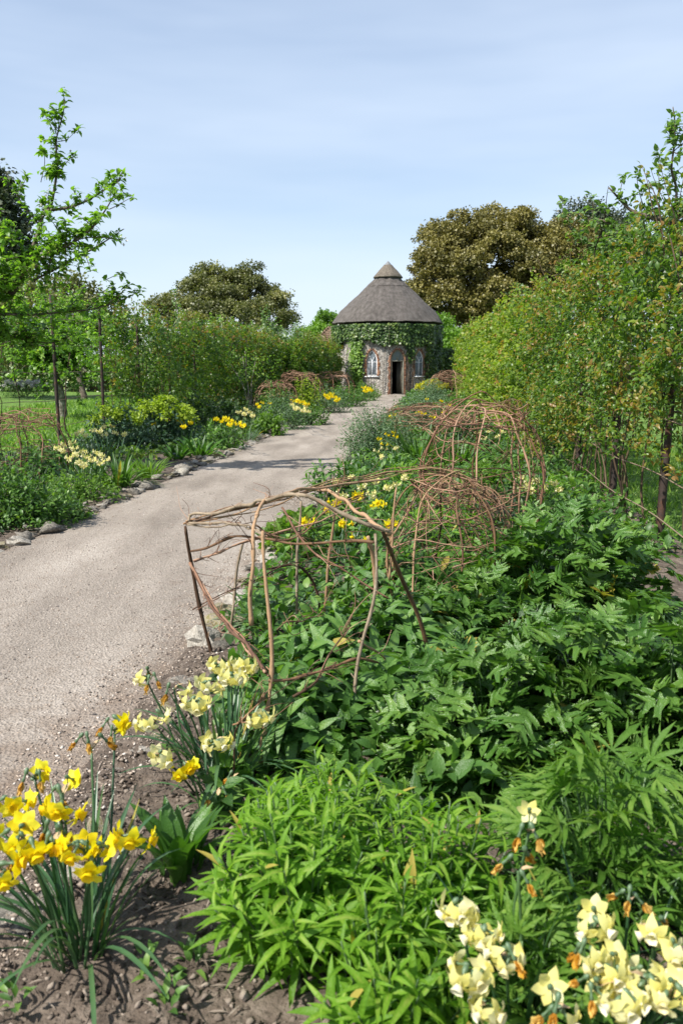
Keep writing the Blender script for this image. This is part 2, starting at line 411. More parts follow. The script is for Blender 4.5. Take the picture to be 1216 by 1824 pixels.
M['palebark'] = surf('pale lichened bark', [(0.3, (.07, .06, .045)), (0.5, (.19, .17, .13)), (0.66, (.42, .40, .34))], 7, 5, .9, .8, 30, .02)
M['twig'] = surf('hazel twig', [(0.25, (.06, .032, .017)), (0.5, (.20, .11, .056)), (0.75, (.34, .215, .12))], 16, 4, .7, .4, 90, .004, usernd=.6)
M['paletwig'] = surf('weathered stick', [(0.3, (.14, .10, .065)), (0.6, (.28, .22, .15)), (0.8, (.42, .35, .26))], 18, 4, .75, .4, 90, .004)
M['redtwig'] = surf('birch twig', [(0.2, (.062, .031, .019)), (0.5, (.205, .105, .06)), (0.8, (.35, .215, .14))], 12, 4, .7, .3, 90, .004, usernd=.7)
M['post'] = surf('rusty post', [(0.3, (.022, .017, .015)), (0.55, (.045, .03, .024)), (0.72, (.11, .048, .026))], 7, 5, .7, .4, 60, .005)
M['wire'] = plain('rusted wire', (.20, .15, .10), .6)
M['stem'] = leafmat('green stem', [(0, (.04, .08, .03)), (1, (.10, .17, .06))], .45, 0)
M['cane'] = surf('cane', [(0.3, (.035, .022, .014)), (0.6, (.085, .055, .032)), (.8, (.13, .10, .055))], 10, 3, .8, .3, 60, .005, usernd=.5)

# ------------------------------------------------------------------ setting: ground, lawns, beds, path
def structure(o): o['kind'] = 'structure'; return o
def strip(name, c0, c1, Ds, nx, zf, mat, rf=None, smooth=True):
    """a sheet that runs along the garden between the lines c0 and c1"""
    Ds = np.asarray(Ds); ts = np.linspace(0, 1, nx + 1)
    V, rn = [], []
    for D in Ds:
        for t in ts:
            x = xl(c0 + (c1 - c0) * t, D); V.append([x, D, zf(x, D, t)]); rn.append(rf(x, D, t) if rf else .5)
    n = nx + 1; i = np.arange(len(Ds) - 1)[:, None] * n; j = np.arange(nx)[None]
    mb = MB().add(V, Q=np.stack([i + j, i + j + 1, i + n + j + 1, i + n + j], -1).reshape(-1, 4), rnd=np.array(rn))
    return structure(mb.build(name, mat, smooth=smooth))
g = MB(); g.add([[-900, -300, -.09], [900, -300, -.09], [900, 1500, -.09], [-900, 1500, -.09]], Q=[[0, 1, 2, 3]])
structure(g.build('ground', M['field']))
def cat(*a): return np.concatenate(a)
def bedz(x, D, t):
    e = min(t, 1 - t) * 3.3
    er = t * 3.3 if x > xl(PATH_R - .2, D) else (1 - t) * 3.3
    return 0.008 + .012 * min(1, er / .12) + 0.035 * min(1, er / .9) + .03 * fbm(x * 3, D * 3, 0, 2) * min(1, e / .25) + .026 * fbm(x * 13, D * 13, 3, 4) * min(1, e / .1)
DN = cat(np.arange(-1.2, 5.0, .035), np.arange(5, 12, .12), np.arange(12, 56, .5))
strip('soil_bed', PATH_R - .03, TREL_R + .16, DN, 100, bedz, M['soil'])
DL = cat(np.arange(2, 14, .12), np.arange(14, 56, .5))
bed_left = strip('soil_bed', TREL_L - .35, PATH_L + .03, DL, 34, bedz, M['soil'])
def pathz(x, D, t): return .006 * fbm(x * 1.3, D * 1.3, 5, 2) + .004 * fbm(x * 9, D * 9, 1, 2) + .01 * math.sin(math.pi * t)
def pathd(x, D, t):
    dl, dr = t * 2.5, (1 - t) * 2.5
    near = max(0, min(1, (4.3 - D) / 1.9))
    return min(1.0, .95 * math.exp(-(dl / .16) ** 1.5) + 1.0 * math.exp(-(dr / (.24 + .5 * near)) ** 1.5) + .34 * near)
path = strip('path', PATH_L - .06, PATH_R + .06, cat(np.arange(-.5, 9, .05), np.arange(9, 20, .15), np.arange(20, 50, .6)), 50, pathz, M['gravel'], pathd)
lz = lambda x, D, t: -.03 + .03 * fbm(x * .7, D * .7, 2, 2)
strip('lawn', TREL_R + .10, TREL_R + 26, cat(np.arange(1, 16, .4), np.arange(16, 60, 2)), 40, lz, M['grass'])
strip('lawn', TREL_L - 30, TREL_L - .30, cat(np.arange(2, 56, 1.0)), 40, lz, M['grass'])

# rough stones along both sides of the path, one by one
def rock(seed, sub=2, flat=.6):
    import bmesh
    bm = bmesh.new(); bmesh.ops.create_icosphere(bm, subdivisions=sub, radius=.5)
    for v in bm.verts:
        d = 1 + .62 * mnoise.fractal(v.co * 2.6 + Vector((seed * 7, 0, 0)), 1, 2, 3)
        v.co = Vector((v.co.x * d * 1.25, v.co.y * d, v.co.z * d * flat))
    me = bpy.data.meshes.new('edging_stone'); bm.to_mesh(me); bm.free()
    at = me.attributes.new('rnd', 'FLOAT', 'POINT'); at.data.foreach_set('value', np.full(len(me.vertices), (seed * .37) % 1, np.float32))
    me.materials.append(M['moss'] if seed % 4 == 3 else M['stone'])
    for p_ in me.polygons: p_.use_smooth = sub > 1 and seed % 2 == 0
    return me
ROCK2 = [rock(i) for i in range(8)]; ROCK1 = [rock(i + 8, 1) for i in range(6)]
def stone(x, D, s, z=0.0, mesh=None, fl=1.0):
    o = bpy.data.objects.new('edging_stone', mesh or PR.choice(ROCK2 if D < 16 else ROCK1)); COL.objects.link(o); o.parent = path
    o.location = (x, D, z); o.scale = (s * PR.uniform(.8, 1.1), s * PR.uniform(.9, 1.5), s * fl * PR.uniform(.7, 1.1))
    o.rotation_euler = (PR.uniform(-.3, .3), PR.uniform(-.3, .3), -math.atan(SL) + PR.uniform(-.5, .5))
D = 5.6
while D < 48:
    s = PR.choice((.07, .10, .13, .17, .22)) * PR.uniform(.85, 1.15)
    if PR.random() < .9: stone(xl(PATH_L + PR.uniform(-.1, .05), D), D, s, PR.uniform(-.01, .035))
    if PR.random() < .35: stone(xl(PATH_L - PR.uniform(.08, .2), D), D + .05, s * .6, .06)
    if PR.random() < .3: stone(xl(PATH_L + PR.uniform(.05, .14), D), D + .05, s * .35, .01)
    D += s * PR.uniform(.95, 1.35)
for px, py, s in ((190, 1412, .062), (166, 1432, .055), (262, 1338, .10), (285, 1312, .09), (172, 1478, .085), (140, 1560, .12), (88, 1590, .15), (40, 1640, .16),
                  (305, 1265, .11), (340, 1215, .12), (365, 1185, .10), (215, 1370, .05), (232, 1392, .06), (25, 1585, .07), (395, 1150, .1)):
    p_ = G(px, py, .02); stone(p_[0], p_[1], s, .012, fl=.8)
D = 4.6
while D < 30:
    s = PR.uniform(.1, .2); stone(xl(PATH_R + PR.uniform(-.04, .06), D), D, s, .02); D += s * PR.uniform(1.3, 2.4)

# loose grit on the path, crumbs of soil and dry bits on the bed: nobody could count them
OCT = (np.array([[1, 0, 0], [-1, 0, 0], [0, 1, 0], [0, -1, 0], [0, 0, 1], [0, 0, -1]], float) * .5,
       np.array([[0, 2, 4], [2, 1, 4], [1, 3, 4], [3, 0, 4], [2, 0, 5], [1, 2, 5], [3, 1, 5], [0, 3, 5]]), np.zeros((0, 4), int))
def chunk(mb, pos, size, rnd=None, flat=.6, m=0):
    n = len(pos); k = 6
    q = OCT[0][None] * R.uniform(.55, 1.25, (n, k, 1)) + R.normal(0, .07, (n, k, 3))
    a = R.uniform(0, 6.28, n); c, s = np.cos(a)[:, None], np.sin(a)[:, None]
    x, y, z = q[..., 0] * 1.3, q[..., 1], q[..., 2] * flat
    tl = R.normal(0, .35, (n, 1)); z2 = z + x * tl
    V = np.stack([x * c - y * s, x * s + y * c, z2], -1) * np.asarray(size).reshape(-1, 1, 1) + pos[:, None]
    off = (np.arange(n) * k)[:, None, None]
    mb.add(V.reshape(-1, 3), T=(OCT[1][None] + off).reshape(-1, 3), rnd=np.repeat(R.uniform(0, 1, n) if rnd is None else rnd, k), m=m)
n = 30000
Dp = 1.8 + 12 * R.uniform(0, 1, n) ** 1.9; tp = R.uniform(0, 1, n)
edge = R.uniform(0, 1, n) < .35
tp = np.where(edge, 1.10 - .24 * R.uniform(0, 1, n), tp)
xp = PATH_L + (PATH_R - PATH_L) * tp + SL * Dp
zp = np.array([pathz(x, d, min(1, t)) if t < .99 else bedz(x, d, (t - 1) * 2.36 / 3.3 + .01) for x, d, t in zip(xp, Dp, tp)])
sz = .0035 + .012 * R.uniform(0, 1, n) ** 3 + np.where(edge, .004, 0)
mb = MB(); chunk(mb, np.stack([xp, Dp, zp + sz * .1], -1), sz)
n = 1100                                                              # dark leaf bits and fallen twigs, thickest along the edges
Dp = 2 + 20 * R.uniform(0, 1, n) ** 1.5; tp = R.uniform(0, 1, n); tp = np.where(R.uniform(0, 1, n) < .55, np.where(tp < .5, .12 * tp, 1 - .16 * (1 - tp)), tp)
xp = PATH_L + (PATH_R - PATH_L) * tp + SL * Dp; zp = np.array([pathz(x, d, t) for x, d, t in zip(xp, Dp, tp)]) + .004
scatter(mb, tpl_leaf(.2, 2, .3, .5), np.stack([xp, Dp, zp], -1), rsph(n) * [1, 1, .15], np.array([0, 0, 1.]) + .4 * rsph(n), R.uniform(.008, .034, n), R.uniform(0, .22, n))
o = mb.build('gravel', M['pebble'], kind='stuff'); tag(o, 'loose stony grit scattered over the pale path', 'gravel')
n = 20000
Dp = .9 + 3.6 * R.uniform(0, 1, n) ** 1.2; tp = R.uniform(0.0, .42, n)
xp = PATH_R + 3.3 * tp + SL * Dp
zp = np.array([bedz(x, d, t) for x, d, t in zip(xp, Dp, tp)])
sz = .003 + .026 * R.uniform(0, 1, n) ** 5
mb = MB(); chunk(mb, np.stack([xp, Dp, zp + sz * .15], -1), sz, flat=.8)
n = 1500
Dp = .9 + 3.2 * R.uniform(0, 1, n); tp = R.uniform(-.03, .42, n); xp = PATH_R + 3.3 * tp + SL * Dp
zp = np.array([bedz(x, d, max(t, 0)) for x, d, t in zip(xp, Dp, tp)]) + .008
ax = rsph(n) * np.array([1, 1, .12]); scatter(mb, tpl_leaf(.05, 3, .1, .4), np.stack([xp, Dp, zp], -1), ax, np.array([0, 0, 1.]) + .3 * rsph(n), R.uniform(.012, .06, n), R.uniform(.45, 1, n))
n = 2600
Dp = 6 + 14 * R.uniform(0, 1, n) ** 1.4; tp = R.uniform(.45, 1., n); xp = TREL_L + (PATH_L - TREL_L) * tp + SL * Dp
sz = .012 + .04 * R.uniform(0, 1, n) ** 3
chunk(mb, np.stack([xp, Dp, np.array([bedz(x, d, t) for x, d, t in zip(xp, Dp, tp)])], -1), sz, flat=.8)
o = mb.build('soil_crumbs', M['crumb'], kind='stuff'); tag(o, 'crumbly brown earth and dry bits lying on the beds', 'soil')

# grass on both lawns
BL = [tpl_strap(.055, 3, a, .3) for a in (.15, .45, .8)]
def blades(name, label, c0, c1, D0, D1, n, h0, h1, pw=1.5):
    mb = MB()
    for t in BL:
        k = n // 3
        Dd = D0 + (D1 - D0) * R.uniform(0, 1, k) ** pw; x = c0 + (c1 - c0) * R.uniform(0, 1, k) + SL * Dd
        pos = np.stack([x, Dd, np.full(k, -.04)], -1)
        ax = np.array([0, 0, 1.]) + R.normal(0, .35, (k, 3)) * np.array([1, 1, 0])
        scatter(mb, t, pos, ax, rsph(k) * np.array([1, 1, .1]), R.uniform(h0, h1, k) * (1 + .5 * np.array([fbm(a * .8, b * .8) for a, b in zip(x, Dd)])))
    o = mb.build(name, M['blade'], kind='stuff'); tag(o, label, 'grass')
blades('grass', 'sunlit lawn grass behind the climbers with a leaning rusty post', TREL_R + .05, TREL_R + 6, 5.0, 17, 42000, .05, .13)
blades('grass', 'orchard grass around the pale apple trunk beyond the wires', TREL_L - 9, TREL_L - .4, 14, 50, 42000, .09, .24, 1.2)

# ------------------------------------------------------------------ round thatched cottage
M['mortar'] = surf('flint wall mortar', [(0.3, (.20, .18, .155)), (0.55, (.34, .31, .27)), (0.75, (.45, .42, .37))], 5, 6, .95, .6, 40, .02)
M['flint'] = surf('flint', [(0.08, (.035, .035, .04)), (0.3, (.14, .13, .125)), (0.52, (.38, .35, .31)), (.85, (.70, .67, .61))], 3, 3, .7, .3, 30, .01, usernd=.85)
M['brick'] = surf('orange brick', [(0.1, (.17, .08, .05)), (0.5, (.30, .15, .09)), (.9, (.40, .24, .15))], 4, 3, .9, .4, 50, .01, usernd=.8)
M['thatch'] = surf('grey thatch', [(0.25, (.075, .066, .058)), (0.5, (.145, .128, .115)), (0.75, (.225, .203, .185))], 1.5, 9, .95, 1.0, 16, .09, stretch=(4.0, 4.0, .5))
M['thatchcap'] = surf('ridge thatch', [(0.25, (.09, .075, .06)), (0.5, (.18, .152, .12)), (0.75, (.27, .235, .19))], 4, 8, .95, 1.0, 30, .05, stretch=(3.0, 3.0, .6))
M['lead'] = surf('weathered lead', [(0.3, (.13, .135, .14)), (0.7, (.22, .225, .23))], 5, 4, .6, .2, 30, .01)
M['white'] = surf('white paint', [(0.3, (.66, .68, .70)), (0.7, (.80, .81, .82))], 6, 4, .5, .1, 40, .003)
M['greypaint'] = surf('grey green paint', [(0.3, (.20, .21, .17)), (0.7, (.30, .31, .25))], 6, 4, .6, .1, 40, .003)
M['glass'] = plain('old window glass', (.16, .19, .215), .08, .8)  # opaque panes; the reflected sky is put into this blue-grey base colour
M['leadcame'] = plain('lead came', (.30, .32, .34), .6)
M['dark'] = surf('dark inside lining', [(0.3, (.10, .09, .08)), (0.7, (.16, .145, .13))], 4, 4, .95, .3, 20, .01)
M['plank'] = surf('door plank', [(0.3, (.09, .085, .065)), (0.7, (.17, .16, .12))], 4, 5, .7, .3, 40, .005, stretch=(6, 6, .6))
M['darktile'] = surf('roof tile', [(0.1, (.10, .065, .04)), (0.5, (.19, .13, .085)), (.9, (.27, .20, .14))], 4, 3, .9, .4, 30, .01, usernd=.7)

CR_, CC = 3.04, np.array([2.74, 51.45, 0.0])
cot = thing('thatched_cottage', 'round flint cottage with a conical grey thatched roof at the end of the path', 'cottage', CC)
def cyl(th, z, r): return np.array([r * math.sin(th), -r * math.cos(th), z])
TH_D, TH_L, TH_R = math.radians(8.3), math.radians(-19.6), math.radians(34.5)
class Op:
    def __init__(s, th, a, z0, zs, zt): s.th, s.a, s.z0, s.zs, s.zt = th, a, z0, zs, zt; h = zt - zs; s.c = (h * h - a * a) / (2 * a); s.r = a + s.c
    def hw(s, z):
        if z < s.z0 or z > s.zt: return -1
        return s.a if z <= s.zs else math.sqrt(max(0, s.r ** 2 - (z - s.zs) ** 2)) - s.c
    def outline(s, step=.06, inset=0.0):
        a = s.a - inset; zt = s.zt - inset * 1.5; z0 = s.z0 + inset; h = zt - s.zs; c = (h * h - a * a) / (2 * a); r = a + c
        L = [(-a, z) for z in np.linspace(z0, s.zs, max(2, int((s.zs - z0) / step)), endpoint=False)]
        am = math.acos(c / r)
        L += [(c - r * math.cos(q), s.zs + r * math.sin(q)) for q in np.linspace(0, am, 10)]
        return L + [(-u, z) for u, z in L[-2::-1]]
    def pt(s, u, z, d=0.0): return cyl(s.th + u / CR_, z, CR_ + d)
OPS = [Op(TH_D, .39, 0.0, 1.95, 2.55), Op(TH_L, .32, 1.05, 1.90, 2.52), Op(TH_R, .32, 1.05, 1.90, 2.52)]
# wall with real openings
WH = 3.95
th = cat(np.arange(-180, -52, 4.0), np.arange(-52, 62, .4), np.arange(62, 180.1, 4.0)) * math.pi / 180
zz = np.linspace(-.05, WH, 83)
mb = MB(); V = np.array([[cyl(a, z, CR_) for z in zz] for a in th]).reshape(-1, 3); Q = []
nz_ = len(zz)
for i in range(len(th) - 1):
    for j in range(nz_ - 1):
        a, z = (th[i] + th[i + 1]) / 2, (zz[j] + zz[j + 1]) / 2
        if any(abs(a - o.th) * CR_ < o.hw(z) for o in OPS): continue
        Q.append([i * nz_ + j, (i + 1) * nz_ + j, (i + 1) * nz_ + j + 1, i * nz_ + j + 1])
mb.add(V, Q=Q)
wall = mb.build('wall', M['mortar'], cot)
pos, nr = [], []
while len(pos) < 5600:
    a, z = R.uniform(-1.35, 1.5), R.uniform(0.02, 3.4)
    if any(abs(a - o.th) * CR_ < max(o.hw(z), o.hw(max(z, o.z0 + .001)) if z > o.z0 - .15 else -1) + .10 for o in OPS): continue
    pos.append(cyl(a, z, CR_ - .005)); nr.append([math.sin(a), -math.cos(a), 0])
pos, nr = np.array(pos), np.array(nr); mb = MB(); n = len(pos)
q = OCT[0][None] * R.uniform(.6, 1.3, (n, 6, 1)) + R.normal(0, .06, (n, 6, 3))
tx = np.cross(nr, [0, 0, 1.])
sz = R.uniform(.05, .105, n)[:, None, None]
Vv = pos[:, None] + sz * (q[..., :1] * 1.25 * tx[:, None] + q[..., 1:2] * .9 * np.array([0, 0, 1.]) + q[..., 2:] * .45 * nr[:, None])
mb.add(Vv.reshape(-1, 3), T=(OCT[1][None] + (np.arange(n) * 6)[:, None, None]).reshape(-1, 3), rnd=np.repeat(R.uniform(0, 1, n) ** 1.15, 6))
f = mb.build('flint', M['flint'], wall, kind='stuff')
# inside lining, floor and ceiling, closed in and coloured dark, so the doorway is dark
mb = MB(); ri = CR_ - .38; V = np.array([[cyl(a, z, ri) for z in zz] for a in th]).reshape(-1, 3); Q2 = []
for i in range(len(th) - 1):
    for j in range(nz_ - 1):
        a, z = (th[i] + th[i + 1]) / 2, (zz[j] + zz[j + 1]) / 2
        if abs(a - OPS[0].th) * CR_ < OPS[0].hw(z): continue
        Q2.append([i * nz_ + j, i * nz_ + j + 1, (i + 1) * nz_ + j + 1, (i + 1) * nz_ + j])
mb.add(V, Q=Q2)
ring = np.array([cyl(a, 0, ri) for a in np.linspace(0, 2 * math.pi, 40, endpoint=False)])
for z in (.012, 3.7): mb.add(np.vstack([ring + [0, 0, z], [[0, 0, z]]]), T=[[k, (k + 1) % 40, 40] for k in range(40)])
mb.build('inner_lining', M['dark'], cot)
def surround(o, sides=True):
    mb = MB(); L = o.outline(.075); n = len(L)
    P2 = np.array(L); tg = unit(np.gradient(P2, axis=0)); nm = np.stack([-tg[:, 1], tg[:, 0]], -1)
    for i in range(n - 1):
        c = (P2[i] + P2[i + 1]) / 2; t = unit(P2[i + 1] - P2[i]); m_ = np.array([-t[1], t[0]])
        le = (.10 if (i // 3) % 2 else .17) if c[1] < o.zs else .12
        hw_ = np.linalg.norm(P2[i + 1] - P2[i]) / 2 - .006
        cs = []
        for d in (-.06, .022 + R.uniform(-.006, .006)):
            for s1, s2 in ((-1, 0), (1, 0), (1, 1), (-1, 1)):
                q_ = c + t * s1 * hw_ + m_ * (s2 * le); cs.append(o.pt(q_[0], q_[1], d))
        mb.add(cs, Q=[[0, 1, 2, 3], [7, 6, 5, 4], [0, 4, 5, 1], [1, 5, 6, 2], [2, 6, 7, 3], [3, 7, 4, 0]], rnd=R.uniform(0, 1))
    return mb
def reveal(o, d0=.0, d1=-.38):
    L = o.outline(.1); mb = MB(); V = [o.pt(u, z, d) for u, z in L for d in (d0, d1)]
    mb.add(V, Q=[[2 * i, 2 * i + 1, 2 * i + 3, 2 * i + 2] for i in range(len(L) - 1)], rnd=.5); return mb
def fan(o, d, zmin=None, inset=.0):
    L = [(u, z) for u, z in o.outline(.1, inset) if zmin is None or z >= zmin]
    mb = MB(); c = np.mean(np.array(L), 0); n = len(L)
    mb.add([o.pt(u, z, d) for u, z in L] + [o.pt(c[0], c[1], d)], T=[[(k + 1) % n, k, n] for k in range(n)]); return mb
def bar(mb, o, uz, w, d, rnd=.5): tube(mb, [o.pt(u, z, d) for u, z in uz], w, sides=4, rnd=rnd)
def arc(o, sgn, r, c, z0, z1, n=9):
    return [(sgn * (math.sqrt(max(0, r * r - (z - o.zs) ** 2)) - c), z) for z in np.linspace(z0, z1, n)]
for o in OPS:
    b_ = surround(o).build('brick_surround', M['brick'], cot, kind='stuff')
    reveal(o).build('reveal', M['brick'], b_)
for o in OPS[1:]:
    d = -.075
    w = MB(); L = o.outline(.1, .03)
    bar(w, o, L + [L[0]], .042, d); bar(w, o, [(0, o.z0), (0, o.zs + .05)], .028, d); bar(w, o, [(-o.a, 1.83), (o.a, 1.83)], .026, d + .004)
    h = o.zt - o.zs
    for sg in (-1, 1):                                              # crossing gothic tracery bars
        pts = [(sg * t * .30 * (1 - .0) , o.zs - .05 + (1 - (1 - t) ** 2) * h * .62) for t in np.linspace(0, .78, 8)]
        bar(w, o, pts, .022, d)
    win = w.build('window', M['white'], cot)
    fan(o, d - .012, inset=.02).build('pane', M['glass'], win)
    lc = MB(); s_ = .085
    for k in range(-22, 40):
        for sg in (-1, 1):
            pts = [(u, 1.05 + sg * (u * 1.6) + k * s_ * 1.25) for u in np.linspace(-o.a, o.a, 25)]
            pts = [(u, z) for u, z in pts if o.z0 < z < 1.80 and abs(u) < o.a - .02]
            if len(pts) > 1: bar(lc, o, [pts[0], pts[-1]], .0065, d - .003)
    lc.build('lattice', M['leadcame'], win)
    sl = MB(); cs = []
    for z in (.985, 1.045):
        for u, dd in ((-.42, -.02), (.42, -.02), (.42, .09), (-.42, .09)): cs.append(o.pt(u, z, dd))
    sl.add(cs, Q=[[0, 1, 2, 3], [7, 6, 5, 4], [0, 4, 5, 1], [1, 5, 6, 2], [2, 6, 7, 3], [3, 7, 4, 0]]); sl.build('sill', M['white'], win)
o = OPS[0]; d = -.10
fr = MB(); L = o.outline(.1, .03)
bar(fr, o, L, .038, d); bar(fr, o, [(-.38, 1.90), (.38, 1.90)], .035, d + .004)
for sg in (-1, 1): bar(fr, o, [(0, 1.92), (sg * .07, 2.15), (sg * .16, 2.32)], .014, d)
bar(fr, o, [(0, 1.92), (0, 2.2)], .014, d)
dfr = fr.build('door_frame', M['greypaint'], cot)
fan(o, d - .012, 1.9, .03).build('fanlight', M['glass'], dfr)
hinge = o.pt(.355, 0, -.14); inw = -unit(np.array([math.sin(o.th), -math.cos(o.th), 0])); tang = np.array([math.cos(o.th), math.sin(o.th), 0])
dd_ = unit(inw * .93 - tang * .36); dn = np.cross(dd_, [0, 0, 1.])
dm = MB(); rot = np.stack([dd_, dn, [0, 0, 1.]], -1)
for k in range(5): box(dm, hinge + dd_ * (.07 + k * .135) + np.array([0, 0, .96]), (.128, .035, 1.86), rot, rnd=R.uniform(0, 1))
door = dm.build('door', M['plank'], cot)
hm = MB(); box(hm, hinge + dd_ * .6 + dn * .03 + np.array([0, 0, 1.0]), (.09, .03, .03), rot); hm.build('handle', M['lead'], door)
st = MB(); cs = [o.pt(u, z, dd) for z in (-.02, .035) for u, dd in ((-.5, -.3), (.5, -.3), (.5, .18), (-.5, .18))]
st.add(cs, Q=[[0, 1, 2, 3], [7, 6, 5, 4], [0, 4, 5, 1], [1, 5, 6, 2], [2, 6, 7, 3], [3, 7, 4, 0]]); st.build('doorstep', M['stone'], cot)
# thatch: profile read off the photograph
k_ = 51.45 / 1500.0
def RZ(r, y): q = P(688, y, 51.45); k = 51.45 / F_PX / ray(688, y)[1]; return (r * k, q[2])
EA = RZ(98, 576)[1]
prof = [(2.5, EA + .10), (3.05, EA - .02), (3.22, EA - .05), RZ(98.8, 577), RZ(97.8, 575), RZ(91.5, 565.5), RZ(79, 551), RZ(63, 535.5), RZ(48, 521.5), RZ(36.5, 510.5), RZ(29, 503), RZ(24.5, 498.5), RZ(21.5, 495), RZ(12, 486)]
mb = MB(); lathe(mb, [tuple(q) for q in crom([(a, 0, b) for a, b in prof], 3)[:, [0, 2]]], 96, jit=.085)
roof = mb.build('roof', M['thatch'], cot, smooth=True)
prof = [RZ(19, 494.0), RZ(23, 495.6), RZ(26.2, 495.4), RZ(26, 493.4), RZ(21, 487.5), RZ(16, 482), RZ(11, 476.5), RZ(7, 472)]
mb = MB(); lathe(mb, prof, 56, jit=.045); mb.build('roof_cap', M['thatchcap'], roof, smooth=True)
mb = MB(); lathe(mb, [RZ(7.6, 474), RZ(7.2, 473), RZ(4.6, 469.5), RZ(2, 466.5), RZ(.1, 464.5)], 24); mb.build('finial', M['lead'], roof, smooth=True)
mb = MB()                                                             # two rows of hazel spars pinning the cap, and a ragged eave of reed ends
for rr, zz_ in (RZ(38.5, 511.5),):
    tube(mb, [[rr * math.cos(a), rr * math.sin(a), zz_] for a in np.linspace(0, 6.2832, 41)], .014, sides=4)
n = 2600; a = R.uniform(0, 6.2832, n); rr = R.uniform(3.05, 3.30, n)
scatter(mb, tpl_leaf(.03, 1, 0, 0), np.stack([rr * np.cos(a), rr * np.sin(a), R.uniform(EA - .06, EA + .03, n)], -1), np.stack([np.cos(a) * .5, np.sin(a) * .5, -np.ones(n)], -1) + R.normal(0, .15, (n, 3)), np.stack([np.cos(a), np.sin(a), np.zeros(n)], -1), R.uniform(.06, .15, n))
mb.build('reed_fringe', M['thatch'], roof, kind='stuff')

# garden walls either side of the cottage, and the little tiled store behind it
def brickmat():
    m, n, l, b, out = newmat('old garden wall')
    t = n.new('ShaderNodeTexCoord'); mpn = n.new('ShaderNodeMapping'); mpn.inputs['Rotation'].default_value = (math.pi / 2, 0, 0)
    l.new(t.outputs['Object'], mpn.inputs['Vector'])
    bt = n.new('ShaderNodeTexBrick'); bt.inputs['Scale'].default_value = 4.4; bt.inputs['Mortar Size'].default_value = .012
    bt.inputs['Color1'].default_value = (.20, .10, .06, 1); bt.inputs['Color2'].default_value = (.28, .17, .11, 1); bt.inputs['Mortar'].default_value = (.26, .23, .19, 1)
    l.new(mpn.outputs[0], bt.inputs['Vector']); l.new(bt.outputs['Color'], b.inputs['Base Color']); b.inputs['Roughness'].default_value = .95
    bp = n.new('ShaderNodeBump'); bp.inputs['Strength'].default_value = .5; bp.inputs['Distance'].default_value = .02; bp.invert = True
    l.new(bt.outputs['Fac'], bp.inputs['Height']); l.new(bp.outputs[0], b.inputs['Normal'])
    return m
M['gwall'] = brickmat()
def gwall(label, x0, x1, D, h):
    t = thing('garden_wall', label, 'wall', ((x0 + x1) / 2, D, 0)); L = x1 - x0
    mb = MB(); box(mb, (0, 0, h / 2 - .1), (L, .36, h + .2)); mb.build('wall_face', M['gwall'], t)
    mb = MB(); k = int(L / .45)
    cp = MB(); box(cp, (0, 0, 0), (.43, .48, .09)); me = cp.mesh('coping_stone', M['stone'])
    for i in range(k): put('coping_stone', me, t, Matrix.Translation((-L / 2 + (i + .5) * L / k, 0, h + .048 + PR.uniform(-.008, .008))))
gwall('ivy-darkened brick garden wall running off from the shaded side of the cottage', 5.4, 19, 53.2, 2.55)
gwall('low brick garden wall at the far side of the orchard', -38, -1.2, 56.5, 2.15)
sh = thing('tiled_store', 'small brown tiled store roof peeping out beside the cottage', 'outbuilding', (-.75, 54.6, 0))
mb = MB(); box(mb, (0, 0, 1.3), (2.3, 2.3, 2.7)); mb.build('wall', M['gwall'], sh)
mb = MB()
for f_ in range(4):
    c, s = math.cos(f_ * math.pi / 2), math.sin(f_ * math.pi / 2)
    rows = 12
    for r_ in range(rows):
        u0 = r_ / rows; u1 = (r_ + 1.25) / rows; hw0 = 1.4 * (1 - u0) + .02; zt0 = 2.62 + 1.5 * u0; zt1 = 2.62 + 1.5 * min(1, u1)
        nt = max(1, int(hw0 * 2 / .2))
        for k in range(nt):
            a0 = -hw0 + 2 * hw0 * k / nt; a1 = a0 + 2 * hw0 / nt - .012; e0 = 1.4 * (1 - u0) + .03; e1 = 1.4 * (1 - min(1, u1))
            V = [[a0, -e0, zt0 + R.uniform(.0, .02)], [a1, -e0, zt0 + R.uniform(.0, .02)], [a1, -e1, zt1 - .02], [a0, -e1, zt1 - .02]]
            V = [[x * c - y * s, x * s + y * c, z] for x, y, z in V]; mb.add(V, Q=[[0, 1, 2, 3]], rnd=R.uniform(0, 1))
mb.build('roof', M['darktile'], sh, kind='stuff')
pg = thing('timber_pergola', 'weathered timber pergola frame propped against the side of the cottage', 'pergola', (-.55, 50.6, 0))
def pole(name, a, b_, r, mat, par, sides=7):
    mb = MB(); tube(mb, wob([a, b_], r * .5, 1.0, 6), r, r * .9, sides); return mb.build(name, mat, par, smooth=True)
pole('post', (.35, -.4, 0), (.4, -.4, 2.75), .05, M['palebark'], pg); pole('post', (.75, -.5, 0), (.68, -.4, 2.8), .045, M['palebark'], pg)
pole('post', (-1.2, -.2, 0), (-1.2, -.2, 2.7), .05, M['palebark'], pg)
for k, z in enumerate((2.66, 2.74)): pole('beam', (-1.6, -.3 + .3 * k, z), (.95, -.35 + .3 * k, z + .04), .05, M['palebark'], pg)
for k in range(5): pole('rung', (.3, -.45, .6 + .5 * k), (.8, -.5, .62 + .5 * k), .022, M['palebark'], pg)

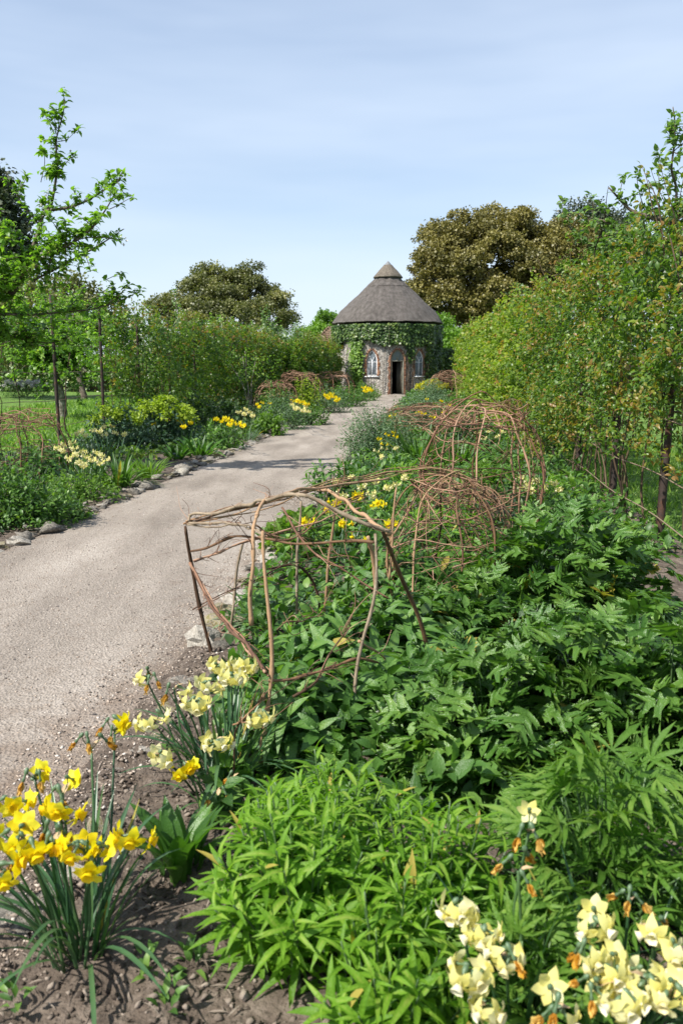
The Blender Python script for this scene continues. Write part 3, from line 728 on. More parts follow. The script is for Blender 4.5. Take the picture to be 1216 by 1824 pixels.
# ------------------------------------------------------------------ foliage materials
M['oak'] = leafmat('bronze evergreen oak leaf', [(0, (.036, .038, .011)), (.45, (.082, .075, .019)), (.8, (.125, .110, .028)), (1, (.165, .145, .045))], .5, .22, tr_gain=(1.2, 1.2, .6), nscale=.5, gain=1.75)
M['oak2'] = leafmat('olive oak leaf', [(0, (.03, .036, .013)), (.45, (.072, .080, .025)), (.8, (.125, .125, .04)), (1, (.20, .18, .07))], .5, .25, nscale=.5, gain=1.7)
M['lime'] = leafmat('fresh green leaf', [(0, (.05, .10, .012)), (.5, (.10, .19, .022)), (1, (.17, .27, .04))], .5, .4, nscale=.6, gain=1.35)
M['conifer'] = leafmat('dark conifer leaf', [(0, (.012, .022, .012)), (.6, (.035, .05, .022)), (1, (.12, .085, .05))], .6, .1, nscale=.7, gain=1.5)
M['apple'] = leafmat('apple leaf', [(0, (.04, .085, .015)), (.45, (.085, .16, .022)), (.8, (.13, .22, .035)), (1, (.24, .30, .10))], .45, .48, nscale=3, gain=1.6)
M['applepale'] = leafmat('pale apple leaf', [(0, (.05, .095, .03)), (.45, (.095, .165, .045)), (.8, (.16, .235, .09)), (1, (.27, .33, .18))], .45, .4, nscale=3, gain=1.3)
M['rose'] = leafmat('bronze tipped leaf', [(0, (.024, .052, .012)), (.42, (.065, .125, .020)), (.66, (.135, .185, .024)), (.78, (.165, .150, .026)), (1, (.165, .095, .028))], .38, .42, .45, nscale=5, gain=1.36)
M['roselime'] = leafmat('lime climber leaf', [(0, (.05, .10, .014)), (.42, (.12, .18, .022)), (.7, (.19, .24, .03)), (.86, (.22, .19, .035)), (1, (.24, .13, .035))], .45, .42, .4, nscale=3, gain=1.35)
M['ivy'] = leafmat('ivy leaf', [(0, (.018, .04, .010)), (.5, (.045, .09, .018)), (.85, (.10, .16, .03)), (1, (.16, .20, .05))], .4, .25, .5, nscale=2, gain=1.25)
M['blossom'] = leafmat('white blossom', [(0, (.55, .50, .48)), (1, (.80, .78, .74))], .6, .3, tr_gain=(1, 1, 1))
SMALL = tpl_diamond(.30); SMALLW = tpl_diamond(.42, .06, .2)
OVATE = tpl_leaf(.27, 3, .22, .3, .42); OVATE2 = tpl_leaf(.30, 3, .45, .2, .45)

def leaves_around(mb, cen, rad, n, tpl, s0, s1, rnd=None, flat=1.0, up=.5, m=0):
    """n leaves per centre spread in a small ball"""
    k = len(cen); d = rsph(k * n) * (R.uniform(0, 1, (k * n, 1)) ** .5) * np.array([1, 1, flat])
    pos = np.repeat(cen, n, 0) + d * np.repeat(np.broadcast_to(rad, (k,)), n)[:, None]
    ax = d + .7 * rsph(k * n); nr = np.array([0, 0, up]) + .6 * d + .6 * rsph(k * n)
    scatter(mb, tpl, pos, ax, nr, R.uniform(s0, s1, k * n), np.clip(rnd if rnd is not None else R.uniform(0, 1, k * n), 0, 1), m)

def lobe_points(lobes, n, shell=.35, noise=.16, bottom=-.5):
    """points near the surface of overlapping lobes (centre, radii)"""
    w = np.array([l[1][0] * l[1][2] for l in lobes]); w = w / w.sum(); out = []
    for (c, r), k in zip(lobes, (w * n).astype(int) + 1):
        d = rsph(k); d = d[d[:, 2] > bottom]
        s = 1 - shell * R.uniform(0, 1, (len(d), 1)) ** 1.5
        b = np.array([1 + noise * fbm(*(q * 2.3 + np.array(c))) * 2 for q in d])[:, None]
        out.append(np.array(c) + d * np.array(r) * s * b)
    return np.concatenate(out)
def branch(mb, a, b, r0, r1, sag=.1, sides=5, n=5):
    a, b = np.asarray(a, float), np.asarray(b, float); L = np.linalg.norm(b - a)
    tube(mb, wob([a, (a * .6 + b * .4) + np.array([R.normal(0, .06) * L, R.normal(0, .06) * L, sag * L]), b], .04 * L, 2.0 / max(L, .3), n), r0, r1, sides)

def far_tree(name, label, base, lobes, mat, nclump, per, crad, s0, s1, trunk_r, bark='bark', tpl=SMALLW, group=None, shell=.35, trunk_h=None, bottom=-.5, gap=.0, sub_r=0, nsub=60):
    t = thing(name, label, 'tree', base, group); B = np.array(base)
    lob = [(np.array(c) - B, r) for c, r in lobes]
    if sub_r:                                              # lobes break up into leafy boughs with dark hollows between
        sc_ = lobe_points(lob, nsub, .25, bottom=bottom); rs = sub_r * R.uniform(.6, 1.3, len(sc_)); k_ = max(4, nclump // len(sc_))
        d_ = rsph(len(sc_) * k_); d_[:, 2] = np.where(d_[:, 2] < -.35, -d_[:, 2], d_[:, 2])
        cen = np.repeat(sc_, k_, 0) + d_ * np.repeat(rs, k_)[:, None] * np.array([1, 1, .75]) * (1 - .3 * R.uniform(0, 1, (len(d_), 1)))
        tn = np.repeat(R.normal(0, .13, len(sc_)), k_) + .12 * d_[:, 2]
    else: cen = lobe_points(lob, nclump, shell, bottom=bottom); tn = np.zeros(len(cen))
    if gap:
        keep = np.array([fbm(*(q * .55 + 31)) for q in cen]) > -1 + gap
        cen = cen[keep]; tn = tn[keep]
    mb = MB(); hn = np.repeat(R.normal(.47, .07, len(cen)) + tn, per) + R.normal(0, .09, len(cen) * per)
    leaves_around(mb, cen, crad * R.uniform(.55, 1.25, len(cen)), per, tpl, s0, s1, hn, .75)
    mb.build('crown', mat, t, kind='stuff')
    tm = MB(); top = np.mean([c for c, r in lob], 0); h = trunk_h or top[2] * .55
    tube(tm, wob([[0, 0, -.2], [top[0] * .2, top[1] * .2, h * .5], [top[0] * .5, top[1] * .5, h]], .1), trunk_r, trunk_r * .7, 9)
    tr = tm.build('trunk', M[bark], t, smooth=True)
    for c, r in lob:
        lm = MB(); branch(lm, [top[0] * .45, top[1] * .45, h * .92], c, trunk_r * .5, trunk_r * .12)
        for q in range(6): branch(lm, c - np.array([0, 0, r[2] * .4]), c + rsph(1)[0] * np.array(r) * .8, trunk_r * .2, trunk_r * .05)
        lm.build('limb', M[bark], tr, smooth=True)
    return t
def PL(px, py, D, rx, rz, ry=None):
    k = D / F_PX; return (P(px, py, D), (rx * k, (ry or rx) * k, rz * k))

# trees beyond the garden
far_tree('oak_tree', 'large bronze-green evergreen oak standing behind the cottage roof', P(850, 640, 74) * [1, 1, 0],
         [PL(775, 462, 73, 44, 46), PL(752, 505, 72, 30, 48), PL(850, 452, 74, 62, 54), PL(935, 452, 73, 62, 54), PL(880, 505, 70, 72, 66), PL(805, 535, 72, 66, 56), PL(975, 505, 73, 62, 70), PL(850, 580, 72, 84, 40), PL(900, 420, 75, 44, 30), PL(1005, 470, 74, 52, 60)],
         M['oak'], 5200, 34, .5, .15, .26, .55, bottom=-.75, gap=.45, sub_r=1.5, nsub=200)
far_tree('pine_tree', 'dark green treetop rising behind the bronze oak', P(1045, 640, 90) * [1, 1, 0],
         [PL(1035, 410, 90, 52, 46), PL(1080, 440, 90, 55, 60), PL(1030, 480, 90, 60, 70)], M['conifer'], 700, 40, .9, .18, .32, .5)
far_tree('oak_tree', 'olive rounded oak standing clear above the blossoming row', P(400, 640, 72) * [1, 1, 0],
         [PL(395, 530, 72, 62, 40), PL(340, 545, 71, 44, 38), PL(455, 540, 72, 48, 38), PL(305, 566, 71, 28, 28), PL(498, 570, 72, 26, 26), PL(410, 580, 70, 88, 36), PL(372, 508, 73, 30, 24), PL(428, 505, 73, 32, 24)],
         M['oak2'], 2400, 30, .45, .13, .22, .45, bottom=-.8, gap=.5, sub_r=1.15, nsub=120)
far_tree('lime_tree', 'fresh bright green tree tucked against the cottage thatch', P(580, 640, 62) * [1, 1, 0],
         [PL(588, 592, 62, 26, 24), PL(562, 610, 61, 24, 26), PL(545, 624, 60, 18, 18), PL(610, 606, 63, 28, 28)], M['lime'], 900, 26, .4, .12, .2, .22, bottom=-.8, sub_r=.65, nsub=60)
far_tree('green_tree', 'soft green tree filling the gap between cottage and climbers', P(795, 640, 60) * [1, 1, 0],
         [PL(792, 600, 60, 20, 34), PL(810, 620, 59, 22, 26), PL(830, 612, 62, 26, 26)], M['lime'], 200, 28, .5, .14, .24, .15, bottom=-.8)
far_tree('conifer_tree', 'dark conifer with brown cones behind the topmost left branches', P(-15, 690, 44) * [1, 1, 0],
         [PL(-5, 350, 44, 26, 50), PL(0, 400, 44, 44, 60), PL(-20, 450, 44, 60, 70), PL(-20, 540, 44, 70, 90)], M['conifer'], 620, 26, .55, .16, .3, .3, bottom=-.9)
far_tree('orchard_tree', 'dark leafy tree behind the grey-trunked apple', P(150, 690, 40) * [1, 1, 0],
         [PL(165, 560, 40, 40, 46), PL(215, 590, 41, 40, 40), PL(120, 540, 40, 48, 50), PL(60, 560, 42, 60, 60), PL(10, 600, 42, 50, 60)], M['oak2'], 420, 28, .45, .13, .22, .16, bottom=-.9)
# blossoming fruit trees in a row behind the dense part of the left trellis
spots = [(300, 30, 596, 40, 'thin blossoming apple tree rising behind the bronze climbers, first of the row'),
         (362, 33, 590, 42, 'white-blossomed apple tree, second of the row behind the bronze climbers'),
         (425, 36, 590, 40, 'apple tree with bright upright shoots, third in the row behind the climbers'),
         (478, 40, 588, 38, 'bright green upright fruit tree, fourth in the row towards the cottage'),
         (520, 44, 598, 30, 'small pale green fruit tree nearest the cottage in the left row')]
for i, (px, D, py, w, lab) in enumerate(spots):
    t = thing('fruit_tree', lab, 'tree', P(px, 690, D) * [1, 1, 0] , 'fruit trees behind the left trellis'); B = P(px, 690, D) * [1, 1, 0]
    lob = [(P(px + dx, py + dy, D) - B, np.array([w * .7, w * .7, 34]) * D / F_PX) for dx, dy in ((0, 24), (-22, 44), (22, 44), (0, 70))]
    cen = lobe_points(lob, 210, .6, bottom=-.9); mb = MB(); leaves_around(mb, cen, .28, 16, SMALLW, .09, .16, None, 1)
    tw = MB(); tips = []
    for q in range(26):                                              # upright young shoots that stick out of the top
        c = lob[q % 3][0] + R.normal(0, .35, 3); e = c + np.array([R.normal(0, .14), R.normal(0, .14), R.uniform(.5, 1.15)])
        branch(tw, c, e, .012, .004, .0, 4, 3); tips += [c + (e - c) * f for f in (.35, .5, .65, .8, .92, 1)]
    leaves_around(mb, np.array(tips), .09, 6, SMALLW, .07, .12, None, 1)
    mb.build('crown', M['applepale'] if i in (0, 3, 4) else M['apple'], t, kind='stuff')
    bs = MB(); pick = np.array(tips)[R.uniform(0, 1, len(tips)) < (.55 if i < 3 else .12)]; pick = np.vstack([pick, cen[R.uniform(0, 1, len(cen)) < (.20 if i < 3 else .04)] + [0, 0, .1]])
    leaves_around(bs, pick, .075, 9, SMALLW, .04, .07, None, 1); bs.build('blossom', M['blossom'], t, kind='stuff')
    branch(tw, [0, 0, -.1], lob[0][0], .06, .03)
    for l in lob: branch(tw, lob[0][0] * [1, 1, .5], l[0], .03, .01)
    tw.build('trunk', M['bark'], t, smooth=True)

# ------------------------------------------------------------------ ivy and climbers on the cottage and wall
def wall_ivy(name, label, fpos, n, size, mat, cat_='climber', thick=.22, stems=0):
    t = thing(name, label, cat_, CC); pos, nr = fpos(n)
    off = R.uniform(0, 1, (len(pos), 1)) ** 1.3 * thick
    b = np.array([fbm(*(q * 1.6)) for q in pos])[:, None]
    pos = pos + nr * (off + .10 * b + .03)
    mb = MB(); scatter(mb, tpl_diamond(.45, .05, .2), pos, np.array([0, 0, -.8]) + .7 * rsph(len(pos)) + .3 * nr, nr + np.array([0, 0, .5]) + .45 * rsph(len(pos)), R.uniform(size * .7, size * 1.35, len(pos)), np.clip(R.uniform(.0, .8, len(pos)) + .35 * b[:, 0] + off[:, 0] * .6, 0, 1))
    mb.build('foliage', mat, t, kind='stuff')
    sm = MB(); k = 0
    for i in R.choice(len(pos), 14):
        p0 = pos[i] * 1.0; tube(sm, wob([[p0[0], p0[1], .0], [p0[0], p0[1], max(.3, p0[2])]], .12, 1.2, 5), .018, .008, 4)
    sm.build('stem', M['bark'], t, kind='stuff')
    return t
def cylpos(fn):
    def f_(n):
        a, z = fn(n); return np.stack([(CR_) * np.sin(a), -CR_ * np.cos(a), z], -1), np.stack([np.sin(a), -np.cos(a), np.zeros_like(a)], -1)
    return f_
def f1(n):
    a = R.uniform(-1.5, .95, n); low = np.array([2.82 + .28 * fbm(q * 4, 3) + (-.5 if .33 < q < .44 else 0) + (.15 if q < -.2 else 0) for q in a])
    z = low + (4.0 - low) * R.uniform(0, 1, n) ** .8; return a, z
wall_ivy('ivy', 'thick green ivy band under the cottage eaves', cylpos(f1), 9500, .125, M['ivy'])
def f2(n): a = R.uniform(.72, 2.0, n); return a, R.uniform(.0, 4.0, n) ** 1.0
wall_ivy('ivy', 'dark ivy curtain covering the shaded flank of the cottage', cylpos(f2), 5200, .13, M['ivy'])
def f3(n): a = np.radians(-36.5 + R.normal(0, 3.4, n)); return a, 2.85 * R.uniform(0, 1, n) ** .8 + .15
wall_ivy('climbing_plant', 'bright green climber beside the lattice window nearest the pergola', cylpos(f3), 1900, .12, M['lime'], thick=.34)
def f4(n): a = np.radians(22.0 + R.normal(0, 2.2, n)); return a, 1.75 + 1.2 * R.uniform(0, 1, n) ** .6
wall_ivy('climbing_plant', 'bare-stemmed climber hanging between the door and the window beside the ivy', cylpos(f4), 420, .11, M['ivy'], thick=.15)
def f5(n): x = R.uniform(2.7, 9.5, n); return np.stack([x, np.full(n, 1.52), 2.75 * R.uniform(0, 1, n) ** .8], -1), np.tile([0, -1., 0], (n, 1))
wall_ivy('ivy', 'deep green ivy mass on the garden wall next to the cottage', f5, 5200, .15, M['ivy'], thick=.4)

def f6(n): x = R.uniform(-36, -5, n); return np.stack([x, np.full(n, 4.7), 2.5 * R.uniform(0, 1, n) ** .9], -1), np.tile([0, -1., 0], (n, 1))
wall_ivy('ivy', 'dark ivy hiding the low wall behind the cow parsley', f6, 9000, .2, M['ivy'], thick=.7)

# ------------------------------------------------------------------ trellis posts and wires on both sides
def trellis(label, c, Ds, lean, wires, zt=2.75, D0=None, D1=None):
    t = thing('trellis', label, 'trellis', (xl(c, Ds[0]), Ds[0], 0)); B = np.array([xl(c, Ds[0]), Ds[0], 0])
    for i, D in enumerate(Ds):
        mb = MB(); ln = lean[i] if i < len(lean) else PR.uniform(-.03, .03)
        p0 = np.array([xl(c, D), D, -.3]) - B; h = zt * PR.uniform(.97, 1.03)
        tube(mb, [p0 + np.array([ln * q * .5, PR.uniform(-.004, .004), h * q + .3 * q]) for q in np.linspace(0, 1, 8)], .033, .030, 9)
        mb.build('post', M['post'], t, smooth=True)
    D0, D1 = D0 or Ds[0], D1 or Ds[-1]
    for z in wires:
        mb = MB(); pts = [np.array([xl(c, D) - .04, D, z + .02 * math.sin(D * 1.9)]) - B for D in np.arange(D0, D1 + .1, .55)]
        tube(mb, pts, .0065, sides=4); mb.build('wire', M['wire'], t)
    return t
RD = [5.0, 7.25, 9.2] + [9.2 + 2.25 * k for k in range(1, 18)]
LD = [11.4, 13.6, 15.9, 18.1, 20.4, 22.8] + [22.8 + 2.4 * k for k in range(1, 12)]
trellis('rusty leaning posts and wires carrying the climbers beside the lawn', TREL_R, RD, [.1, .12, .10], (.25, .62, 1.1, 1.6, 2.1, 2.6), 2.75)
trellis('dark thin posts and wires in front of the orchard', TREL_L, LD, [0, -.02, -.04, .02, .0], (.45, .95, 1.45, 1.95, 2.45), 2.8, 9.5)

# ------------------------------------------------------------------ climbers trained on the trellises
def along(pts, step):
    p = np.asarray(pts); L = np.cumsum(np.r_[0, np.linalg.norm(np.diff(p, axis=0), axis=1)]); q = np.arange(0, L[-1], step)
    return np.stack([np.interp(q, L, p[:, i]) for i in range(3)], -1)
def hedge(name, label, c, D0, D1, zlo, zhi, thick, dens, ls, mat, bronze, gap, group, canes=2.0, seed=0, soft=.35, wisps=6):
    x0 = xl(c, (D0 + D1) / 2); B = np.array([x0, (D0 + D1) / 2, 0]); t = thing(name, label, 'climber', B, group)
    n = int((D1 - D0) * dens); Dd = R.uniform(D0, D1, n)
    zl = np.array([zlo(d) for d in Dd]); zh = np.array([zhi(d) + .16 * fbm(d * 1.1, seed, 0, 3) for d in Dd])
    z = zl + (zh - zl) * R.uniform(0, 1, n)
    w = R.uniform(-1, 1, n); w = np.sign(w) * np.abs(w) ** .7 * thick * .5
    bul = np.array([fbm(d * 1.3, q * 1.5, seed * 3.1, 3) for d, q in zip(Dd, z)])
    gp = np.array([fbm(d * 2.6 + 40, q * 2.4, seed * 1.7, 3) for d, q in zip(Dd, z)])
    fade = np.clip((z - zl) / soft, 0, 1) * np.clip((zh - z) / .2 + .3, 0, 1)
    keep = (gp > -1 + gap) & (R.uniform(0, 1, n) < fade + .15)
    Dd, z, w, bul = Dd[keep], z[keep], w[keep] * (1 + .8 * bul[keep]) + np.sign(w[keep]) * .2 * bul[keep], bul[keep]; n = len(Dd); zh = zh[keep]
    cen = np.array([0, 0, 0]) + np.stack([SL * Dd + c, Dd, z], -1) + ACROSS * w[:, None] - B
    per = 9
    out = ACROSS * np.sign(w)[:, None]
    tdir = unit(.6 * out + np.array([0, 0, .45]) + .8 * rsph(n))
    s = R.uniform(.05, 1, (n, per)); pos = cen[:, None] + tdir[:, None] * (s[..., None] - .4) * (.17 + .002 * Dd[:, None, None]) + R.normal(0, .02, (n, per, 3))
    ax = tdir[:, None] * .5 + rsph(n * per).reshape(n, per, 3); nr = out[:, None] * .45 + np.array([0, 0, .75]) + .55 * rsph(n * per).reshape(n, per, 3)
    sz = ls * (1 + .018 * (Dd - 7))[:, None] * R.uniform(.65, 1.25, (n, per))
    pat = np.array([fbm(d * .9 + 11, q * 1.2, seed * 2.3, 2) for d, q in zip(Dd, z)])
    br = R.uniform(0, 1, n) < bronze * np.clip(.8 + 2.6 * pat, .1, 3) + .2 * (z > zh - .35)
    rn = np.clip(R.normal(.38, .15, (n, per)) + (.16 * bul + .16 * pat)[:, None], 0, .68)
    rn = np.where(br[:, None] & (s > .45), R.uniform(.72, 1, (n, per)), rn)
    near = np.repeat(Dd < 13, per)
    mb = MB(); P3, A3, N3 = pos.reshape(-1, 3), ax.reshape(-1, 3), nr.reshape(-1, 3); S3, R3 = sz.ravel(), rn.ravel()
    for tp_, sel in ((OVATE, near), (SMALLW, ~near)):
        if sel.any(): scatter(mb, tp_, P3[sel], A3[sel], N3[sel], S3[sel], R3[sel])
    mb.build('foliage', mat, t, kind='stuff')
    cm = MB(); sp_, sd_ = [], []
    for q in range(int((D1 - D0) * wisps)):                         # young shoots standing out of the top
        d = R.uniform(D0, D1); p0 = np.array([xl(c, d) + R.normal(0, .15), d, zhi(d) - .15]) - B; e = p0 + np.array([R.normal(0, .12), R.normal(0, .15), R.uniform(.2, .62)])
        tube(cm, wob([p0, (p0 + e) / 2, e], .04, 3, 4), .005, .002, 4, rnd=R.uniform(0, 1)); sp_.append(along(np.array([p0, e]), .045))
    if sp_:
        wm = MB(); q_ = np.concatenate(sp_); leaves_around(wm, q_, .035, 3, OVATE if D0 < 12 else SMALLW, ls * .7, ls * 1.15, np.clip(R.normal(.6, .2, len(q_) * 3), 0, 1)); wm.build('young_shoots', mat, t, kind='stuff')
    for q in range(int((D1 - D0) * canes)):
        d = R.uniform(D0, D1); p0 = np.array([xl(c, d) + R.normal(0, .06), d, -.05]) - B
        d2 = R.normal(0, .5); h = zhi(d) * R.uniform(.6, 1.05)
        tube(cm, wob([p0, p0 + [R.normal(0, .06), d2 * .3, h * .4], p0 + [R.normal(0, .12), d2, h]], .12, 1.5, 5), R.uniform(.009, .02), .005, 5, rnd=R.uniform(0, 1))
    for q in range(int((D1 - D0) * canes * 2.2)):
        d = R.uniform(D0, D1); z0 = R.uniform(zlo(d) + .1, zhi(d)); p0 = np.array([xl(c, d) + R.normal(0, .12), d, z0]) - B; L = R.uniform(.3, 1.1)
        e = p0 + unit(np.array([R.normal(0, .25), R.normal(0, 1), R.normal(.3, .6)])) * L
        tube(cm, wob([p0, (p0 + e) / 2, e], .1, 2.0, 4), R.uniform(.004, .009), .003, 4, rnd=R.uniform(0, 1))
    cm.build('canes', M['cane'], t, kind='stuff')
    return t
gr = 'climbers trained along the right trellis'
zr = lambda d: 2.72 + .012 * (d - 8)
hedge('climbing_rose', 'bronze-tipped climbing rose on the leaning posts at the edge of the picture', TREL_R, 5.3, 9.3, lambda d: .70, zr, .66, 900, .052, M['rose'], .36, .72, gr, 3.2, 1, soft=.9)
hedge('climbing_rose', 'dense reddish green climber just beyond the second leaning post', TREL_R, 9.3, 15, lambda d: max(.15, .60 - .12 * (d - 9.3)), zr, .8, 700, .055, M['rose'], .36, .66, gr, 3.2, 2)
hedge('climbing_rose', 'lime-tinged sunlit climber halfway along the lawn-side trellis', TREL_R, 15, 27, lambda d: .05, zr, .95, 420, .062, M['roselime'], .22, .52, gr, 1.5, 3)
hedge('climbing_rose', 'yellow-green far end of the lawn-side climbers, close to the garden wall', TREL_R, 27, 50, lambda d: .05, lambda d: 2.95 + .012 * (d - 27), .95, 210, .07, M['roselime'], .12, .40, gr, 1, 4)
gl = 'climbers trained along the left trellis'
hedge('climbing_rose', 'sparse young climber on the wires in front of the grey apple trunk', TREL_L, 9.5, 18.6, lambda d: 1.25, lambda d: 2.75, .5, 55, .06, M['apple'], .08, .72, gl, .6, 5)
hedge('climbing_rose', 'dark shaded climber behind the lime-headed spurges', TREL_L, 18.8, 25, lambda d: .15, lambda d: 2.75, .7, 300, .06, M['rose'], .14, .66, gl, 2.5, 6)
hedge('climbing_rose', 'bronze-flushed climber below the blossoming apple row', TREL_L, 25, 34.5, lambda d: .15, lambda d: 2.8, .75, 300, .064, M['rose'], .20, .62, gl, 2.5, 7)
hedge('climbing_rose', 'solid dark climber just short of the pergola', TREL_L, 34.5, 42, lambda d: .08, lambda d: 2.75 - .03 * (d - 34), .8, 290, .066, M['rose'], .14, .42, gl, 1.5, 8)

hedge('climbing_rose', 'dark hedge-like climber whose end touches the pergola', -5.65, 37, 49.3, lambda d: .05, lambda d: 2.75, .9, 300, .066, M['rose'], .12, .40, gl, 1.0, 9)

# ------------------------------------------------------------------ apple trees close by
def rosettes(mb, pts, n, s0, s1, spread=.05, r=R, pale=.0):
    c = np.repeat(np.asarray(pts), n, 0); k = len(c)
    d = unit(rsph(k) * np.array([1, 1, .6]) + np.array([0, 0, .35]))
    scatter(mb, OVATE2, c + d * .012 + R.normal(0, spread * .25, (k, 3)), d, np.array([0, 0, 1.]) + .5 * rsph(k), R.uniform(s0, s1, k), np.clip(R.normal(.42, .24, k) + pale, 0, 1))
def apple(name, label, base, limbs, shoots, mat, leaf, nside=60, trunk=None, bark='bark', dens=.11, side=(.35, .9), pale=0, box_=None, blossom=0, spurs=None):
    B = np.array(base); t = thing(name, label, 'tree', B); cr_, tips = MB(), []
    tr = None
    if trunk is not None:
        mb = MB(); tube(mb, wob(np.asarray(trunk) - B, .05, 1.0), np.linspace(*trunk_r(trunk), 6 * (len(trunk) - 1) + 1), None, 10); tr = mb.build('trunk', M[bark], t, smooth=True)
    allp, alls = [], []
    for pts, r0, r1 in limbs:
        p_ = wob([P(*q) - B for q in pts], .03, 2.0); mb = MB(); tube(mb, p_, r0, r1, 6); mb.build('limb', M[bark], tr or t, smooth=True)
        aa = along(p_, .1); alls += list(aa); allp += [aa[:max(2, int(len(aa) * .6))]] if r0 > .0245 or r0 == .02 else []; tips.append(along(p_, dens)[2:])
    allp = np.concatenate(allp); sm = MB()
    for pts, r0, r1 in shoots:
        p_ = wob([P(*q) - B for q in pts], .015, 3.0); tube(sm, p_, r0, r1, 4); a = along(p_, dens * 1.3)
        tips += [a[R.uniform(0, 1, len(a)) < .6], p_[-1:], p_[-1:] + [0, 0, -.03]]
    for q in range(nside):
        a = allp[R.integers(len(allp))]; L = R.uniform(*side)
        e = a + unit(R.normal(0, 1, 3) * [1, .8, .6] + [0, 0, .45]) * L
        p_ = wob([a, (a + e) / 2 + [0, 0, .06 * L], e], .05, 2.5, 4); tube(sm, p_, .009, .003, 4); tips.append(along(p_, dens)[1:]); tips.append(p_[-1:])
    for q in range(nside // 2 if spurs is None else spurs):                # short fruiting spurs on every limb
        a = alls[R.integers(len(alls))]; e = a + unit(R.normal(0, 1, 3) + [0, 0, .5]) * R.uniform(.06, .26)
        tube(sm, [a, (a + e) / 2 + [0, 0, .01], e], .006, .003, 4); tips += [e[None], (a * .4 + e * .6)[None]]
    sm.build('shoots', M[bark], t, kind='stuff')
    tp_ = np.concatenate(tips); rosettes(cr_, tp_, 6, leaf * .6, leaf * 1.25, pale=pale)
    cr_.build('crown', mat, t, kind='stuff')
    if blossom:
        bs = MB(); leaves_around(bs, tp_[R.uniform(0, 1, len(tp_)) < blossom], .05, 8, SMALLW, .025, .045); bs.build('blossom', M['blossom'], t, kind='stuff')
    return t
def trunk_r(t): return (.17, .11)
Dn = 12.0
limbs = [([(-150, 640, Dn + .4), (-60, 540, Dn), (0, 498, Dn), (25, 493, Dn), (49, 458, Dn), (69, 416, Dn), (79, 377, Dn)], .05, .028),
         ([(79, 377, Dn), (94, 367, Dn), (99, 323, Dn), (99, 273, Dn), (101, 241, Dn), (113, 199, Dn), (117, 178, Dn)], .022, .005),
         ([(79, 377, Dn), (116, 373, Dn - .1), (160, 352, Dn - .2), (205, 328, Dn - .3), (217, 306, Dn - .3)], .022, .005),
         ([(40, 475, Dn), (96, 451, Dn - .2), (148, 419, Dn - .4), (187, 377, Dn - .5), (205, 345, Dn - .5)], .026, .006),
         ([(60, 500, Dn), (143, 456, Dn + .3), (187, 431, Dn + .4), (222, 408, Dn + .5)], .018, .005),
         ([(69, 400, Dn), (42, 367, Dn), (25, 335, Dn + .1), (5, 318, Dn + .1)], .016, .005),
         ([(-60, 560, Dn), (0, 520, Dn), (25, 522, Dn), (40, 490, Dn - .2), (70, 470, Dn - .5)], .035, .015),
         ([(-40, 560, Dn), (40, 560, Dn), (110, 555, Dn + .2), (180, 548, Dn + .3), (245, 520, Dn + .4)], .022, .005),
         ([(-40, 420, Dn), (0, 400, Dn), (10, 440, Dn - .3)], .02, .01), ([(-60, 600, Dn), (20, 600, Dn + .5), (90, 610, Dn + .8), (140, 590, Dn + 1)], .02, .006)]
shoots = [([(98, 238, Dn), (81, 200, Dn)], .007, .003), ([(100, 240, Dn), (97, 204, Dn)], .007, .003), ([(103, 252, Dn), (120, 248, Dn), (138, 232, Dn)], .007, .003),
          ([(100, 300, Dn), (115, 293, Dn), (131, 276, Dn)], .008, .003), ([(74, 325, Dn), (79, 290, Dn), (77, 268, Dn)], .007, .003), ([(200, 332, Dn - .3), (196, 312, Dn - .3)], .006, .003),
          ([(195, 372, Dn - .5), (220, 360, Dn - .5), (236, 352, Dn - .5)], .007, .003), ([(185, 500, Dn + .3), (205, 490, Dn + .3), (214, 486, Dn + .3)], .006, .003),
          ([(190, 545, Dn + .3), (215, 525, Dn + .3), (230, 508, Dn + .3)], .008, .003), ([(30, 350, Dn), (45, 320, Dn), (46, 312, Dn)], .006, .003)]
b0 = P(-190, 745, Dn + .5) * [1, 1, 0]
apple('apple_tree', 'fresh green apple tree reaching in from the left edge above the wires', b0, limbs, shoots, M['apple'], .092, 170, [b0 - [0, 0, .1], b0 + [.1, 0, 1.0], P(-150, 640, Dn + .4)], dens=.1, side=(.25, .65), blossom=.03, spurs=170)
D2 = 25.5; b1 = P(112, 748, D2) * [1, 1, 0]
limbs = [([(85, 660, D2), (75, 620, D2), (50, 570, D2), (20, 520, D2)], .09, .03), ([(88, 660, D2), (110, 610, D2), (120, 560, D2), (150, 510, D2)], .08, .03),
         ([(95, 660, D2), (140, 655, D2 - .5), (165, 662, D2 - .7), (200, 640, D2 - 1)], .08, .03), ([(110, 652, D2), (132, 640, D2 - .3), (140, 628, D2 - .3), (165, 615, D2 - .4), (215, 590, D2)], .075, .02),
         ([(88, 655, D2), (50, 640, D2), (10, 630, D2)], .07, .02), ([(90, 640, D2), (90, 580, D2 + .4), (80, 530, D2 + .6)], .06, .02)]
apple('apple_tree', 'old apple tree with a pale lichened trunk standing in the orchard grass', b1, limbs, [], M['apple'], .14, 230, [b1 - [0, 0, .1], P(106, 700, D2), P(98, 668, D2), P(90, 648, D2)], 'palebark', dens=.16, side=(.5, 1.4), blossom=.10)
D3 = 9.6; b2 = P(1330, 900, D3 + 1) * [1, 1, 0]
